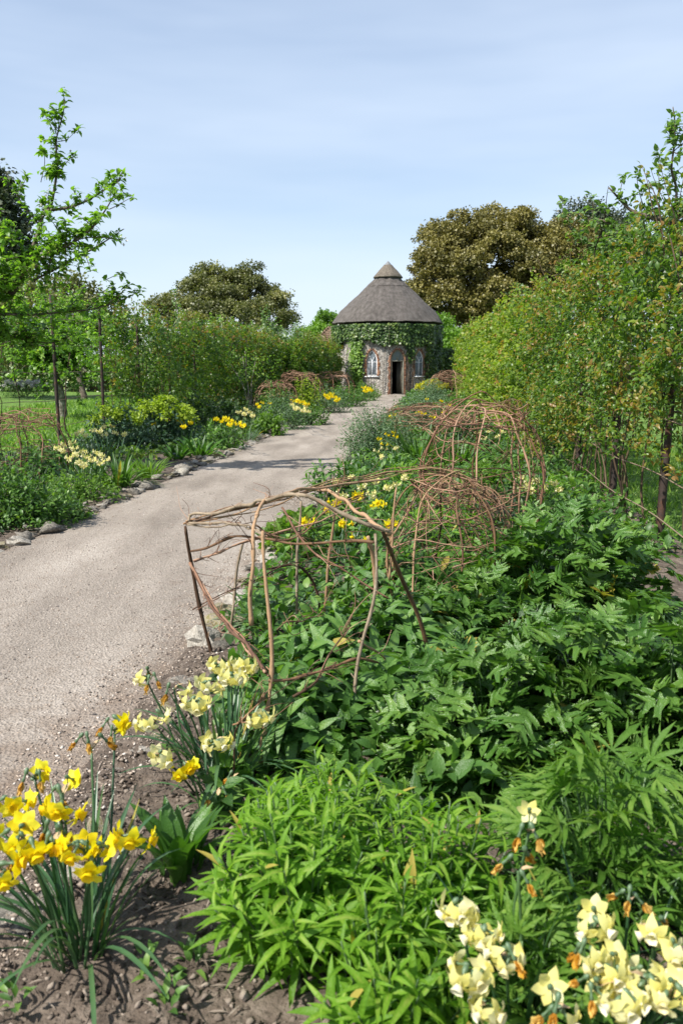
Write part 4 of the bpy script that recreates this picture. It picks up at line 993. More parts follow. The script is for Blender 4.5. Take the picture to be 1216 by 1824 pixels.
limbs = [([(1300, 620, D3), (1240, 480, D3), (1195, 405, D3), (1160, 388, D3 - .1), (1120, 370, D3), (1085, 335, D3)], .045, .008),
         ([(1240, 480, D3), (1150, 440, D3 + .3), (1090, 400, D3 + .5), (1040, 385, D3 + .7)], .03, .006), ([(1260, 520, D3 + .3), (1130, 480, D3 + .8), (1040, 430, D3 + 1.2), (1010, 400, D3 + 1.4)], .028, .006),
         ([(1195, 405, D3), (1205, 340, D3), (1195, 300, D3 - .1), (1198, 250, D3 - .1), (1200, 215, D3 - .1), (1196, 188, D3 - .1)], .018, .005),
         ([(1280, 540, D3 + .5), (1130, 500, D3 + 1.5), (1030, 480, D3 + 2), (985, 492, D3 + 2.2)], .02, .006), ([(1250, 460, D3), (1220, 380, D3), (1225, 300, D3)], .02, .006)]
shoots = [([(1150, 385, D3), (1138, 340, D3), (1134, 312, D3)], .007, .003), ([(1175, 390, D3), (1172, 330, D3), (1172, 275, D3)], .008, .003), ([(1165, 388, D3), (1155, 330, D3)], .007, .003), ([(1000, 400, D3 + 1.4), (999, 372, D3 + 1.4), (1000, 355, D3 + 1.4)], .006, .003),
          ([(1055, 390, D3 + .6), (1055, 365, D3 + .6), (1053, 350, D3 + .6)], .006, .003), ([(1120, 372, D3), (1105, 350, D3), (1110, 315, D3)], .007, .003), ([(1199, 250, D3), (1215, 230, D3), (1225, 205, D3)], .006, .003)]
apple('apple_tree', 'pale-leaved apple tree whose shoots rise above the bronze-tipped climbers', b2, limbs, shoots, M['applepale'], .085, 150, [b2 - [0, 0, .1], b2 + [0, 0, 1.0], P(1300, 620, D3)], dens=.1, side=(.2, .6), blossom=.02)
# young shoots with pale catkin-like blossom above the middle of the right climbers
t = thing('fruit_tree', 'thin blossoming shoots of a fruit tree poking above the lime-tinged climbers', 'tree', (xl(TREL_R + 1.2, 18), 18, 0)); B = np.array([xl(TREL_R + 1.2, 18), 18, 0])
tw, mb, bs, tips = MB(), MB(), MB(), []
branch(tw, [0, 0, -.1], [0, 0, 2.2], .05, .03)
for q in range(34):
    d = R.uniform(-5, 9); c = np.array([SL * d + R.normal(0, .25), d, R.uniform(2.3, 2.7)]); e = c + [R.normal(0, .12), R.normal(0, .12), R.uniform(.35, 1.0)]
    branch(tw, [0, d * .3, 1.8], c, .018, .012, .1, 4, 4); branch(tw, c, e, .011, .004, 0, 4, 3); tips += [c + (e - c) * f_ for f_ in (.2, .4, .6, .8, 1)]
tips = np.array(tips); leaves_around(mb, tips, .07, 5, OVATE, .06, .1); leaves_around(bs, tips[R.uniform(0, 1, len(tips)) < .4], .05, 9, SMALLW, .03, .05)
tw.build('trunk', M['bark'], t); mb.build('crown', M['applepale'], t, kind='stuff'); bs.build('blossom', M['blossom'], t, kind='stuff')

# ------------------------------------------------------------------ plant materials
M['bright'] = leafmat('bright lance leaf', [(0, (.05, .11, .012)), (.4, (.09, .20, .014)), (.75, (.145, .28, .022)), (1, (.26, .35, .06))], .48, .46, .3, nscale=20, gain=1.12, bump=.5)
M['deep'] = leafmat('deep green lance leaf', [(0, (.022, .06, .012)), (.45, (.05, .12, .02)), (.8, (.085, .175, .035)), (1, (.14, .24, .05))], .4, .36, .45, nscale=15, gain=1.25, bump=.6)
M['gloss'] = leafmat('glossy lobed leaf', [(0, (.018, .054, .010)), (.45, (.05, .122, .019)), (.8, (.095, .185, .030)), (1, (.17, .25, .045))], .30, .32, .6, nscale=15, gain=1.22, bump=.8)
M['cut'] = leafmat('finely cut leaf', [(0, (.024, .07, .010)), (.45, (.06, .14, .018)), (.8, (.10, .195, .028)), (1, (.16, .25, .045))], .5, .40, .25, nscale=15, gain=1.15, bump=.6)
M['grey'] = leafmat('grey green small leaf', [(0, (.04, .075, .04)), (.5, (.085, .14, .07)), (1, (.16, .22, .12))], .6, .3, .3, nscale=6, gain=1.25)
M['mid'] = leafmat('mid green leaf', [(0, (.03, .075, .015)), (.5, (.07, .15, .025)), (1, (.14, .23, .045))], .45, .36, .45, nscale=6, gain=1.25)
M['fresh'] = leafmat('fresh low leaf', [(0, (.05, .12, .015)), (.5, (.11, .21, .025)), (1, (.18, .29, .05))], .45, .4, .45, nscale=6)
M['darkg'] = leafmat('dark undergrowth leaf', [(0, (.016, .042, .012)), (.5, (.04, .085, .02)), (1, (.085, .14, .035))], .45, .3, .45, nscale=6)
M['blue'] = leafmat('blue green narrow leaf', [(0, (.025, .06, .04)), (.5, (.055, .11, .065)), (1, (.10, .17, .10))], .5, .25, .4, nscale=6)
M['limehead'] = leafmat('lime spurge head', [(0, (.13, .20, .014)), (.5, (.22, .31, .022)), (1, (.32, .40, .04))], .5, .35, .3, nscale=6)
M['sulphur'] = leafmat('sulphur yellow head', [(0, (.30, .30, .015)), (1, (.55, .50, .03))], .5, .35, .3, nscale=6)
M['strap'] = leafmat('daffodil leaf', [(0, (.022, .065, .028)), (.5, (.045, .115, .045)), (1, (.09, .17, .06))], .38, .25, .5, nscale=12)
M['tulip'] = leafmat('broad smooth leaf', [(0, (.03, .085, .015)), (.5, (.06, .15, .022)), (1, (.10, .21, .035))], .38, .35, .45, nscale=12, bump=.4)
PG = (1.1, 1.05, .6)
M['yel'] = leafmat('yellow petal', [(0, (.80, .62, .008)), (.5, (.85, .75, .014)), (1, (.86, .80, .06))], .55, .45, .3, PG, 30)
M['yelcup'] = leafmat('golden cup', [(0, (.80, .52, .006)), (1, (.84, .66, .01))], .5, .3, .3, PG, 30)
M['cream'] = leafmat('pale lemon petal', [(0, (.78, .70, .18)), (.5, (.82, .77, .30)), (1, (.84, .81, .48))], .55, .45, .3, (1.05, 1.05, .9), 30)
M['whitecup'] = leafmat('creamy white cup', [(0, (.78, .70, .36)), (1, (.82, .79, .60))], .5, .3, .3, (1, 1, 1), 30)
M['wither'] = leafmat('withered petal', [(0, (.36, .15, .015)), (.5, (.58, .30, .025)), (1, (.66, .46, .14))], .7, .3, .2, PG, 40)
M['sheath'] = plain('papery sheath', (.42, .30, .17), .8)
M['ovary'] = leafmat('blue green ovary', [(0, (.06, .115, .055)), (1, (.11, .17, .085))], .45, 0)

rgl = np.random.default_rng(3)
DEADM = {}
M['sere'] = leafmat('yellowed leaf', [(0, (.28, .17, .05)), (.5, (.36, .30, .06)), (1, (.42, .40, .10))], .6, .35, .3)
def variants(fn, n, mat, name='leaf'):
    """n leaf meshes of one kind, each with its own bend and shade"""
    out = []
    for i in range(n):
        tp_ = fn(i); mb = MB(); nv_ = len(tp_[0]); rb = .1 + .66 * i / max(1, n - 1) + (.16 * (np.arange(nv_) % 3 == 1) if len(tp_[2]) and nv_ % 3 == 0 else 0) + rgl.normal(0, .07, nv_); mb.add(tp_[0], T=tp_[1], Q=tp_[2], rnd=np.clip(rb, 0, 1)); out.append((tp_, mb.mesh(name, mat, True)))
    tp_ = fn(0); DEADM[id(out)] = MB().add(tp_[0], T=tp_[1], Q=tp_[2], rnd=.5).mesh(name, M['sere'], True)
    return out
CAMP = np.array([0, 0, CAM_H])
def put_leaves(root, base, vs, pos, ax, nr, size, mat, nobj, name='leaf', rest='foliage', light=None):
    """the leaves that show largest become objects of their own, the others one mesh"""
    n = len(pos); d = np.linalg.norm(pos + base - CAMP, axis=1); score = d - .75 * pos[:, 2]
    order = np.argsort(score); top, low = order[:nobj], order[nobj:]
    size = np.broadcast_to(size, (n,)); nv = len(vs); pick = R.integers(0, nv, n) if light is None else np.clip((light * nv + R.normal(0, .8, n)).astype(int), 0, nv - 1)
    for i in top: put(name, DEADM[id(vs)] if R.uniform() < (0 if vs is V_CUT else .012) else vs[pick[i]][1], root, frame_mat(pos[i], ax[i], nr[i], size[i]))
    if len(low):
        mb = MB()
        for k in range(nv):
            s = low[pick[low] == k]
            if len(s): scatter(mb, vs[k][0], pos[s], ax[s], nr[s], size[s], np.full(len(s), .15 + .7 * k / nv))
        mb.build(rest, mat, root, smooth=True, kind='stuff')

V_BRIGHT = variants(lambda i: tpl_leaf(.088, 4, (.05, .25, .45, .15, .35, .6)[i], .35, .42, twist=rgl.uniform(-.4, .4)), 6, M['bright'])
V_DEEP = variants(lambda i: tpl_leaf(.15, 5, (.3, .6, .15, .45, .75, .25)[i], .3, .42, twist=rgl.uniform(-.4, .4), wave=.12), 6, M['deep'])
V_GLOSS = variants(lambda i: tpl_oakcut(rgl, (.1, .3, .5, .2, .6, .4)[i], (.5, .3, .15, .4, .25, .6)[i]), 6, M['gloss'])
V_CUT = variants(lambda i: tpl_palm(7 if i % 2 else 5, .075, 1.5, (.15, .4, .3, .55)[i]), 4, M['cut'])
V_TULIP = variants(lambda i: tpl_leaf(.155, 6, (.1, .3, .2, .45)[i], .55, .45, wave=.2), 4, M['tulip'])
V_STRAP = variants(lambda i: tpl_strap(.016, 8, (.12, .3, .5, .75, .2, .95)[i]), 6, M['strap'])
V_GRASSY = variants(lambda i: tpl_strap(.028, 7, (.3, .5, .75, .95)[i]), 4, M['grey'])
V_MIDSTRAP = variants(lambda i: tpl_strap(.035, 6, (.2, .45, .7, .95)[i]), 4, M['mid'])
V_LOBE2 = variants(lambda i: tpl_lobed(rgl, 5, (.1, .3, .5)[i]), 3, M['fresh'])
V_MIDL = variants(lambda i: tpl_leaf(.2, 3, (.2, .4, .6)[i], .3, .45), 3, M['mid'])

def shoots_plant(label, base, rx, ry, h, nsh, per, l0, l1, vs, mat, nobj, name='leafy_plant', start=.2, group=None, upright=.5, cat_='plant'):
    """many leafy shoots from one crown"""
    t = thing(name, label, cat_, base, group); P_, A_, N_, S_, Lt = [], [], [], [], []; sm = MB()
    for k in range(nsh):
        a, r = R.uniform(0, 6.283), math.sqrt((k + .5) / nsh)
        fx, fy = math.cos(a) * r * rx, math.sin(a) * r * ry
        hh = h * (1 - .42 * r * r) * R.uniform(.82, 1.12)
        b = np.array([fx * .55, fy * .55, 0]); e = np.array([fx, fy, hh]); mid = (b + e) / 2 + np.array([-fx, -fy, 0]) * .08 + [0, 0, .05 * hh]
        c = crom([b, mid, e], 6); tube(sm, c, .0045, .002, 4, rnd=R.uniform(0, 1))
        ga = R.uniform(0, 6.28); dirs = unit(np.gradient(c, axis=0))
        for j in range(per):
            f = start + (1 - start) * (j + .5) / per; q = f * (len(c) - 1); i0 = min(int(q), len(c) - 2); p = c[i0] + (c[i0 + 1] - c[i0]) * (q - i0); ax = dirs[i0]
            ga += 2.4; s1 = unit(np.cross(ax, [.3, .1, 1.])); s2 = np.cross(ax, s1); out = s1 * math.cos(ga) + s2 * math.sin(ga)
            el = upright + .9 * (f - .5) + R.normal(0, .12)
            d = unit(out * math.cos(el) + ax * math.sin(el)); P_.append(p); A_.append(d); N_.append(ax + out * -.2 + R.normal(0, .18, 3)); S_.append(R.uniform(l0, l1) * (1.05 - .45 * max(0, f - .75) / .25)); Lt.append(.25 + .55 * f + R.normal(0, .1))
    sm.build('stem', M['stem'], t, smooth=True, kind='stuff')
    put_leaves(t, np.array(base), vs, np.array(P_), np.array(A_), np.array(N_), np.array(S_), mat, nobj, light=np.array(Lt))
    return t
def petiole_plant(label, base, rx, ry, h, n, l0, l1, vs, mat, nobj, name='lobed_plant', dens=.55, group=None, tilt=.6, cat_='plant'):
    """leaves on long stalks forming a dome"""
    t = thing(name, label, cat_, base, group); sm = MB()
    d = rsph(n); d[:, 2] = np.abs(d[:, 2]); s = 1 - dens * R.uniform(0, 1, n) ** 1.7
    bump = 1 + .28 * np.array([fbm(*(q * 2.2 + np.array(base))) for q in d])
    tip = d * np.array([rx, ry, h]) * (s * bump)[:, None]; tip[:, 2] += .04
    out = unit(d * np.array([1, 1, .35]) + .35 * rsph(n)); size = R.uniform(l0, l1, n)
    ax = unit(out + np.array([0, 0, .32]) + .45 * rsph(n)); nr = np.array([0, 0, 1.]) + tilt * d * [1, 1, 0] + .45 * rsph(n)
    pos = tip - ax * size[:, None] * .45
    for i in R.choice(n, min(n, 130), replace=False):
        b = np.array([tip[i, 0] * .22, tip[i, 1] * .22, 0]); tube(sm, crom([b, b * .5 + pos[i] * .5 + [0, 0, .1 * h], pos[i]], 4), .0045, .0025, 4, rnd=R.uniform(0, 1))
    sm.build('stem', M['stem'], t, smooth=True, kind='stuff')
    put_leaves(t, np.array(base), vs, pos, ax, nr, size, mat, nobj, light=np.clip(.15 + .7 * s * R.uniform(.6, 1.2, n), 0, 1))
    return t
def strap_plant(label, base, r, n, l0, l1, vs, mat, nobj, name='strap_plant', lean=.55, group=None, cat_='plant'):
    t = thing(name, label, cat_, base, group); a = R.uniform(0, 6.283, n); rr = r * np.sqrt(R.uniform(0, 1, n))
    out = np.stack([np.cos(a), np.sin(a), np.zeros(n)], -1); pos = out * rr[:, None]; pos[:, 2] = -.01
    ax = np.array([0, 0, 1.]) + out * R.uniform(.05, lean, n)[:, None] + .12 * rsph(n); nr = -out + .25 * rsph(n)
    put_leaves(t, np.array(base), vs, pos, ax, nr, R.uniform(l0, l1, n), mat, nobj)
    return t
def mound(label, base, rx, ry, h, n, tpl, l0, l1, mat, name='mound_plant', group=None, heads=None, spiky=.0, cat_='plant', stems=40):
    """low dome of small leaves carried on many fine stems"""
    t = thing(name, label, cat_, base, group)
    k = max(8, n // 9); d = rsph(k); d[:, 2] = np.abs(d[:, 2]); b = np.array([fbm(*(q * 2.6 + np.array(base))) for q in d])
    s = (1 - .55 * R.uniform(0, 1, k) ** 2.2) * (1 + .22 * b)
    tip = d * np.array([rx, ry, h]) * s[:, None]
    dr = unit(d * [1, 1, .8] + np.array([0, 0, .5 + spiky]) + .3 * rsph(k)); L = .16 * h / .6 + .05
    f = R.uniform(-1, .55, (k, 9)); pos = (tip[:, None] + dr[:, None] * (f * L)[..., None] + R.normal(0, .018, (k, 9, 3))).reshape(-1, 3)
    pos[:, 2] = np.maximum(pos[:, 2], .01)
    m_ = len(pos); ax = np.repeat(dr, 9, 0) * .45 + rsph(m_); nr = np.array([0, 0, .9]) + np.repeat(d, 9, 0) * .4 + .5 * rsph(m_)
    mb = MB(); scatter(mb, tpl, pos, ax, nr, R.uniform(l0, l1, m_), np.clip(R.normal(.42, .2, m_) + .25 * np.repeat(b, 9) + .15 * f.ravel(), 0, 1)); mb.build('foliage', mat, t, kind='stuff')
    sm = MB()
    for i in R.choice(k, min(k, stems), replace=False): tube(sm, crom([tip[i] * [.25, .25, 0], tip[i] * [.65, .65, .6], tip[i] + dr[i] * L * .8], 3), .004, .002, 3)
    sm.build('stem', M['stem'], t, kind='stuff')
    if heads:
        hm, hn, hr, hs0, hs1 = heads; hb = MB(); leaves_around(hb, np.zeros((1, 3)), hr, 90, SMALLW, hs0, hs1, None, .7, 1.0); me = hb.mesh('flower_head', hm)
        for i in range(hn):
            a, r_ = R.uniform(0, 6.28), math.sqrt((i + .5) / hn); p = np.array([math.cos(a) * r_ * rx * .9, math.sin(a) * r_ * ry * .9, h * (1.06 - .35 * r_ * r_)])
            fh = put('flower_head', me, t); fh['kind'] = 'stuff'; fh.matrix_basis = (Matrix.Translation(p.tolist()) @ Matrix.Rotation(R.uniform(0, 6), 4, 'Z') @ Matrix.Scale(R.uniform(.8, 1.2), 4))
    return t

# ---- daffodils
def petal_mesh(mat, L, w, refl, rnd):
    tp_ = tpl_leaf(w, 6, refl, .2, .48, twist=.25 * (rnd - .5), wave=.35); mb = MB(); mb.add(tp_[0] * L, Q=tp_[2], rnd=rnd); return mb.mesh('petal', mat, True)
def cup_mesh(mat, r0, r1, L, rnd):
    mb = MB(); n = 12; V, Q = [], []
    for i, (r, z) in enumerate(((r0, 0), (r0 * 1.25, L * .4), (r1 * .95, L * .8), (r1 * 1.12, L))):
        for j in range(n):
            fr = 1 + (.09 * math.cos(j * math.pi) if i == 3 else 0); V.append([r * fr * math.cos(j * 6.2832 / n), r * fr * math.sin(j * 6.2832 / n), z])
    for i in range(3):
        for j in range(n): Q.append([i * n + j, i * n + (j + 1) % n, (i + 1) * n + (j + 1) % n, (i + 1) * n + j])
    mb.add(V, Q=Q, rnd=rnd); return mb.mesh('cup', mat, True)
def ovary_mesh():
    mb = MB(); lathe(mb, [(.0005, -.034), (.0042, -.031), (.0058, -.026), (.0048, -.020), (.0028, -.016), (.0026, -.008), (.0048, 0), (.001, .002)], 8); return mb.mesh('flower', M['ovary'], True)
OV = ovary_mesh()
KINDS_D = {'yellow': dict(p=[petal_mesh(M['yel'], .034, .36, r, q) for r, q in ((.1, .2), (.3, .5), (-.1, .9))], c=[cup_mesh(M['yelcup'], .006, .011, .018, q) for q in (.2, .8)]),
           'cream': dict(p=[petal_mesh(M['cream'], .033, .33, r, q) for r, q in ((.4, .2), (.7, .5), (.2, .9))], c=[cup_mesh(M['whitecup'], .006, .0105, .016, q) for q in (.2, .8)])}
def wither_mesh(seed):
    rg = np.random.default_rng(seed); mb = MB()
    for k in range(6):
        tp_ = tpl_leaf(.22, 4, rg.uniform(-.5, .1), .6, .5, twist=rg.uniform(-1.5, 1.5), wave=.5); a = k * 1.047 + rg.uniform(-.3, .3)
        v = xf((tp_[0] * .032, tp_[1], tp_[2]), a, 1.0, (0, 0, 0), 1.3)[0]; mb.add(v + rg.normal(0, .0012, v.shape), Q=tp_[2], rnd=rg.uniform(0, 1))
    return mb.mesh('withered_flower', M['wither'], True)
WITH = [wither_mesh(i) for i in range(3)]
def simple_flower(kind):
    mb = MB(); pm = {'yellow': (M['yel'], M['yelcup']), 'cream': (M['cream'], M['whitecup'])}[kind]
    for k in range(6):
        v, q, _ = tpl_diamond(.30, .05, .25); w = xf((v * .034, q, _), k * 1.047)[0]; mb.add(w, T=q, rnd=.2 + .12 * k)
    a = np.arange(6) * 1.047
    V = np.vstack([np.stack([.006 * np.cos(a), .006 * np.sin(a), 0 * a], -1), np.stack([.0115 * np.cos(a), .0115 * np.sin(a), 0 * a + .017], -1)])
    mb.add(V, Q=[[i, (i + 1) % 6, 6 + (i + 1) % 6, 6 + i] for i in range(6)], m=1); return mb.mesh('flower', list(pm))
SIMPLE = {k: simple_flower(k) for k in ('yellow', 'cream')}
def face(d, roll=0.0, s=1.0, pos=(0, 0, 0)):
    return Matrix.Translation([float(q) for q in pos]) @ Vector([float(q) for q in d]).to_track_quat('Z', 'Y').to_matrix().to_4x4() @ Matrix.Rotation(roll, 4, 'Z') @ Matrix.Scale(s, 4)
def daffodils(label, base, heads, kind, nleaf, l0, l1, spread, near=True, group=None, lean=.6, size=1.0, bend=None):
    """heads: (world position of the head, open flowers, withered flowers)"""
    base = np.asarray(base, float); t = thing('daffodil_clump', label, 'daffodils', base, group); K = KINDS_D[kind]
    a = R.uniform(0, 6.283, nleaf); rr = spread * np.sqrt(R.uniform(0, 1, nleaf)); out = np.stack([np.cos(a), np.sin(a), 0 * a], -1)
    pos = out * rr[:, None]; pos[:, 2] = 0
    put_leaves(t, base, V_STRAP, pos, np.array([0, 0, 1.]) + out * R.uniform(.02, lean, nleaf)[:, None] + .1 * rsph(nleaf), -out + .3 * rsph(nleaf), R.uniform(l0, l1, nleaf), M['strap'], 300 if near else 0)
    far_st = MB()
    for hp, nf, nw in heads:
        h = np.asarray(hp, float) - base; b = np.array([h[0] * .35 + R.normal(0, spread * .25), h[1] * .35 + R.normal(0, spread * .25), 0])
        c = crom([b, b * .55 + h * .45 + [R.normal(0, .008), R.normal(0, .008), .02], h], 5)
        mb = MB() if near else far_st; tube(mb, c, .0042 if near else .0055, .0034 if near else .0045, 6 if near else 4, rnd=R.uniform(.2, 1))
        nt = nf + nw; a0 = R.uniform(0, 6.28); up = unit(c[-1] - c[-2])
        for j in range(nt):
            w_ = j >= nf; aa = a0 + j * 6.283 / max(nt, 1) + R.normal(0, .25)
            tocam = unit(CAMP - np.asarray(hp)); od = unit(np.array([math.cos(aa), math.sin(aa), 0]) + .45 * tocam * [1, 1, 0])
            q0 = h; ofs = R.uniform(.020, .042) * size if nt > 1 else .012
            q1 = h + od * ofs + np.array([0, 0, R.uniform(-.012, .024)]) * size
            fd = unit(od + np.array([0, 0, R.uniform(-.75, -.1)]) + .3 * rsph(1)[0]) if not w_ else unit(od * .6 + np.array([0, 0, -1.]) + .3 * rsph(1)[0])
            if near: tube(mb, crom([q0 - up * .01, (q0 + q1) / 2 + [0, 0, .012], q1 - fd * .030 * size], 3), .0018, .0015, 4, rnd=.8)
            s = R.uniform(.88, 1.15) * size
            if w_: 
                f_ = put('withered_flower', OV, t, face(fd, 0, s, q1)) if near else None
                if near: put('petals', WITH[R.integers(3)], f_, face((0, 0, 1), R.uniform(0, 6)))
                else: put('withered_flower', WITH[R.integers(3)], t, face(fd, R.uniform(0, 6), s * 1.1, q1))
            elif near:
                f_ = put('flower', OV, t, face(fd, R.uniform(0, 6), s, q1))
                for k in range(6):
                    z3 = Matrix.Translation((0, 0, .0015 * (k % 2))) @ Matrix.Rotation(k * 1.0472 + R.normal(0, .08), 4, 'Z') @ Matrix.Rotation(R.normal(0.05, .16), 4, 'X')
                    put('petal', K['p'][R.integers(3)], f_, z3)
                put('cup', K['c'][R.integers(2)], f_)
            else: put('flower', SIMPLE[kind], t, face(fd, R.uniform(0, 6), s * 1.12, q1))
        if near:
            st_ = mb.build('stem', M['strap'], t, smooth=True)
            sh_ = MB(); v = tpl_leaf(.22, 3, .3, .5); sh_.add(xf((v[0] * .04, v[1], v[2]), R.uniform(0, 6), 1, (0, 0, 0), .9)[0] + h - up * .008, Q=v[2]); sh_.build('sheath', M['sheath'], st_, smooth=True)
    if not near: far_st.build('stem', M['strap'], t, kind='stuff')
    return t
def auto_heads(base, r, h, n, fl=2, w=0):
    out = []
    for k in range(n):
        a, q = R.uniform(0, 6.28), r * math.sqrt(R.uniform(0, 1)); out.append((np.array(base) + [math.cos(a) * q, math.sin(a) * q, h * R.uniform(.85, 1.12)], fl, int(R.uniform(0, 1) < w)))
    return out

# ------------------------------------------------------------------ right bed, close to the camera
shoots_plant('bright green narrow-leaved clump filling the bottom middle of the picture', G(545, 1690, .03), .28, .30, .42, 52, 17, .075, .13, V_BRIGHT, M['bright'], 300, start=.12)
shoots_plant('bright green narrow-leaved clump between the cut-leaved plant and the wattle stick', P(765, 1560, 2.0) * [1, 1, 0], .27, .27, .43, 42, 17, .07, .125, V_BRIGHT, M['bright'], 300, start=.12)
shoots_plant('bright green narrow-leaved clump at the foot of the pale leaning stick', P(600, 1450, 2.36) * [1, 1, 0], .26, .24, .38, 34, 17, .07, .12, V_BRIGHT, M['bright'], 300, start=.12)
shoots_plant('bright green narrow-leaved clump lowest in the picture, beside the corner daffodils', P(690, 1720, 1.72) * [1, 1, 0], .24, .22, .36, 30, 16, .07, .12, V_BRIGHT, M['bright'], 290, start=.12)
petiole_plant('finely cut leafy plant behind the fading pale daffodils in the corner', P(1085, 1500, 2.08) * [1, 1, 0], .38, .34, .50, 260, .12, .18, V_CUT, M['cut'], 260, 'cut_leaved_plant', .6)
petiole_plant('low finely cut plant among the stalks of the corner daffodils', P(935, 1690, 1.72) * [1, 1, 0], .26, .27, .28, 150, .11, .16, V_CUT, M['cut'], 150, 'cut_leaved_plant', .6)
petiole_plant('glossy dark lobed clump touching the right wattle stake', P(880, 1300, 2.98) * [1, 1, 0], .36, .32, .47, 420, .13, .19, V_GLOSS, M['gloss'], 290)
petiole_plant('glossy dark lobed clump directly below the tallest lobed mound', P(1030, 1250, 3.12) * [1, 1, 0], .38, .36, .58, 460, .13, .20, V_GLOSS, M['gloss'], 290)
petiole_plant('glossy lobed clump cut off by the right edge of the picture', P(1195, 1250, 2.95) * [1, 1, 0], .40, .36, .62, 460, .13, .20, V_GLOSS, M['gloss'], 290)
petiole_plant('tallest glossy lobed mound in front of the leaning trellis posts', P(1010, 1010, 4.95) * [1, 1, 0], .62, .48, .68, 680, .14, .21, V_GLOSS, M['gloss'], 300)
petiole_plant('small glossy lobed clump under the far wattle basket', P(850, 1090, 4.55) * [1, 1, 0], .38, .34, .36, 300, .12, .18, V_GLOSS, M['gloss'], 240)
for lab, px, py, D, r, h, ns in (('broad drooping lance-leaved clump inside the nearest wattle frame, left of its pale stick', 545, 1290, 3.22, .26, .34, 13), ('broad lance-leaved clump right of the pale wattle stick', 705, 1270, 3.42, .27, .36, 14),
                             ('lance-leaved clump in the middle of the nearest wattle frame', 610, 1180, 3.95, .30, .40, 15), ('lance-leaved clump near the thick brown back stake of the wattle', 720, 1120, 4.35, .30, .40, 15),
                             ('lance-leaved clump at the path side of the nearest wattle frame', 475, 1230, 3.62, .22, .26, 10), ('dark lance-leaved clump between wattle frame and lobed plants', 800, 1190, 3.72, .24, .36, 12),
                             ('lance-leaved clump under the left side of the second wattle basket', 730, 1050, 5.3, .34, .42, 16)):
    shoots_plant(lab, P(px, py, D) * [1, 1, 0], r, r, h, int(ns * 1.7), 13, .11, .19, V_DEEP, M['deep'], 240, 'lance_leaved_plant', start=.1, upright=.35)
strap_plant('grey-green grassy tuft at the path edge behind the wattle', G(488, 1118), .16, 130, .18, .36, V_GRASSY, M['grey'], 130, 'grass_tuft', .7)
# bold smooth leaves beside the yellow daffodils
b = G(322, 1552, .03); t = thing('tulip_plant', 'broad smooth upright leaves rising from bare soil beside the yellow daffodils', 'plant', b)
for k in range(17):
    a = k * 2.4; r_ = .018 + .05 * math.sqrt(k / 17); od = np.array([math.cos(a), math.sin(a), 0])
    put('leaf', V_TULIP[k % 4][1], t, frame_mat(od * r_ + [0, 0, -.01], od * (.08 + .34 * k / 17) + [0, 0, 1.], -od + R.normal(0, .3, 3), R.uniform(.16, .25)))
# small weeds on the bare soil
for lab, px, py, n, s in (('small bright weed seedling near the bottom left corner', 30, 1800, 12, .035), ('leafy weed on bare soil in front of the yellow daffodils', 265, 1745, 18, .04), ('tallest leafy weed on bare soil beside the bright clump', 345, 1735, 26, .045),
                          ('tiny weed rosette right of the broad smooth leaves', 425, 1660, 14, .04), ('low weed tuft by the half-buried stones', 300, 1345, 14, .03), ('round-leaved seedling under the pale daffodils', 440, 1480, 9, .045), ('flat weed at the very bottom between soil and bright clump', 300, 1810, 12, .04)):
    b = G(px, py, .03); t = thing('weed', lab, 'weed', b); d = rsph(n); d[:, 2] = np.abs(d[:, 2]) * 1.2
    for i in range(n): put('leaf', V_LOBE2[0][1] if False else V_MIDL[i % 3][1], t, frame_mat(d[i] * [.04, .04, .07] * R.uniform(.3, 1), unit(d[i] + .4 * rsph(1)[0]), np.array([0, 0, 1.]) + .4 * rsph(1)[0], s * R.uniform(.7, 1.3)))

def H(px, py, z, nf, nw): return (G(px, py, z), nf, nw)
daffodils('golden daffodil clump with fading orange heads at the bottom left', G(150, 1690, .03),
          [H(60, 1380, .42, 2, 2), H(22, 1440, .42, 3, 0), H(108, 1440, .42, 3, 0), H(95, 1500, .40, 2, 3), H(150, 1510, .40, 4, 0), H(55, 1525, .39, 2, 1), H(205, 1298, .47, 2, 2), H(163, 1330, .46, 0, 3), H(243, 1492, .38, 3, 0), H(112, 1412, .43, 1, 2), H(8, 1555, .38, 2, 1), H(30, 1500, .40, 3, 1), H(165, 1535, .38, 2, 0)],
          'yellow', 58, .24, .46, .10, size=1.12, lean=.6)
daffodils('pale lemon daffodil clump beside the nearest wattle stake', G(400, 1392, .03),
          [H(262, 1212, .40, 1, 3), H(392, 1188, .42, 4, 0), H(432, 1192, .43, 4, 1), H(412, 1215, .41, 4, 0), H(372, 1228, .40, 3, 0), H(352, 1262, .38, 4, 0), H(272, 1285, .33, 3, 0), H(383, 1322, .29, 4, 0), H(464, 1284, .31, 4, 0), H(288, 1348, .24, 2, 0), H(310, 1225, .38, 1, 1)],
          'cream', 60, .26, .44, .10, size=1.15, lean=.55)
daffodils('single bright yellow daffodil head above the broad smooth leaves', G(372, 1440, .03), [H(328, 1368, .20, 5, 0), H(388, 1418, .14, 0, 2), H(412, 1392, .16, 0, 1)], 'yellow', 12, .2, .34, .05, size=1.05)
daffodils('creamy daffodil clump with white cups at the bottom edge, nearest the bright leaves', G(915, 1840, .03),
          [H(815, 1632, .40, 5, 0), H(862, 1680, .39, 4, 0), H(902, 1715, .38, 3, 1), H(838, 1752, .36, 4, 0), H(868, 1792, .34, 3, 0), H(942, 1478, .50, 1, 2), H(922, 1552, .47, 0, 3), H(985, 1800, .34, 2, 2)], 'cream', 34, .22, .40, .08, size=1.0)
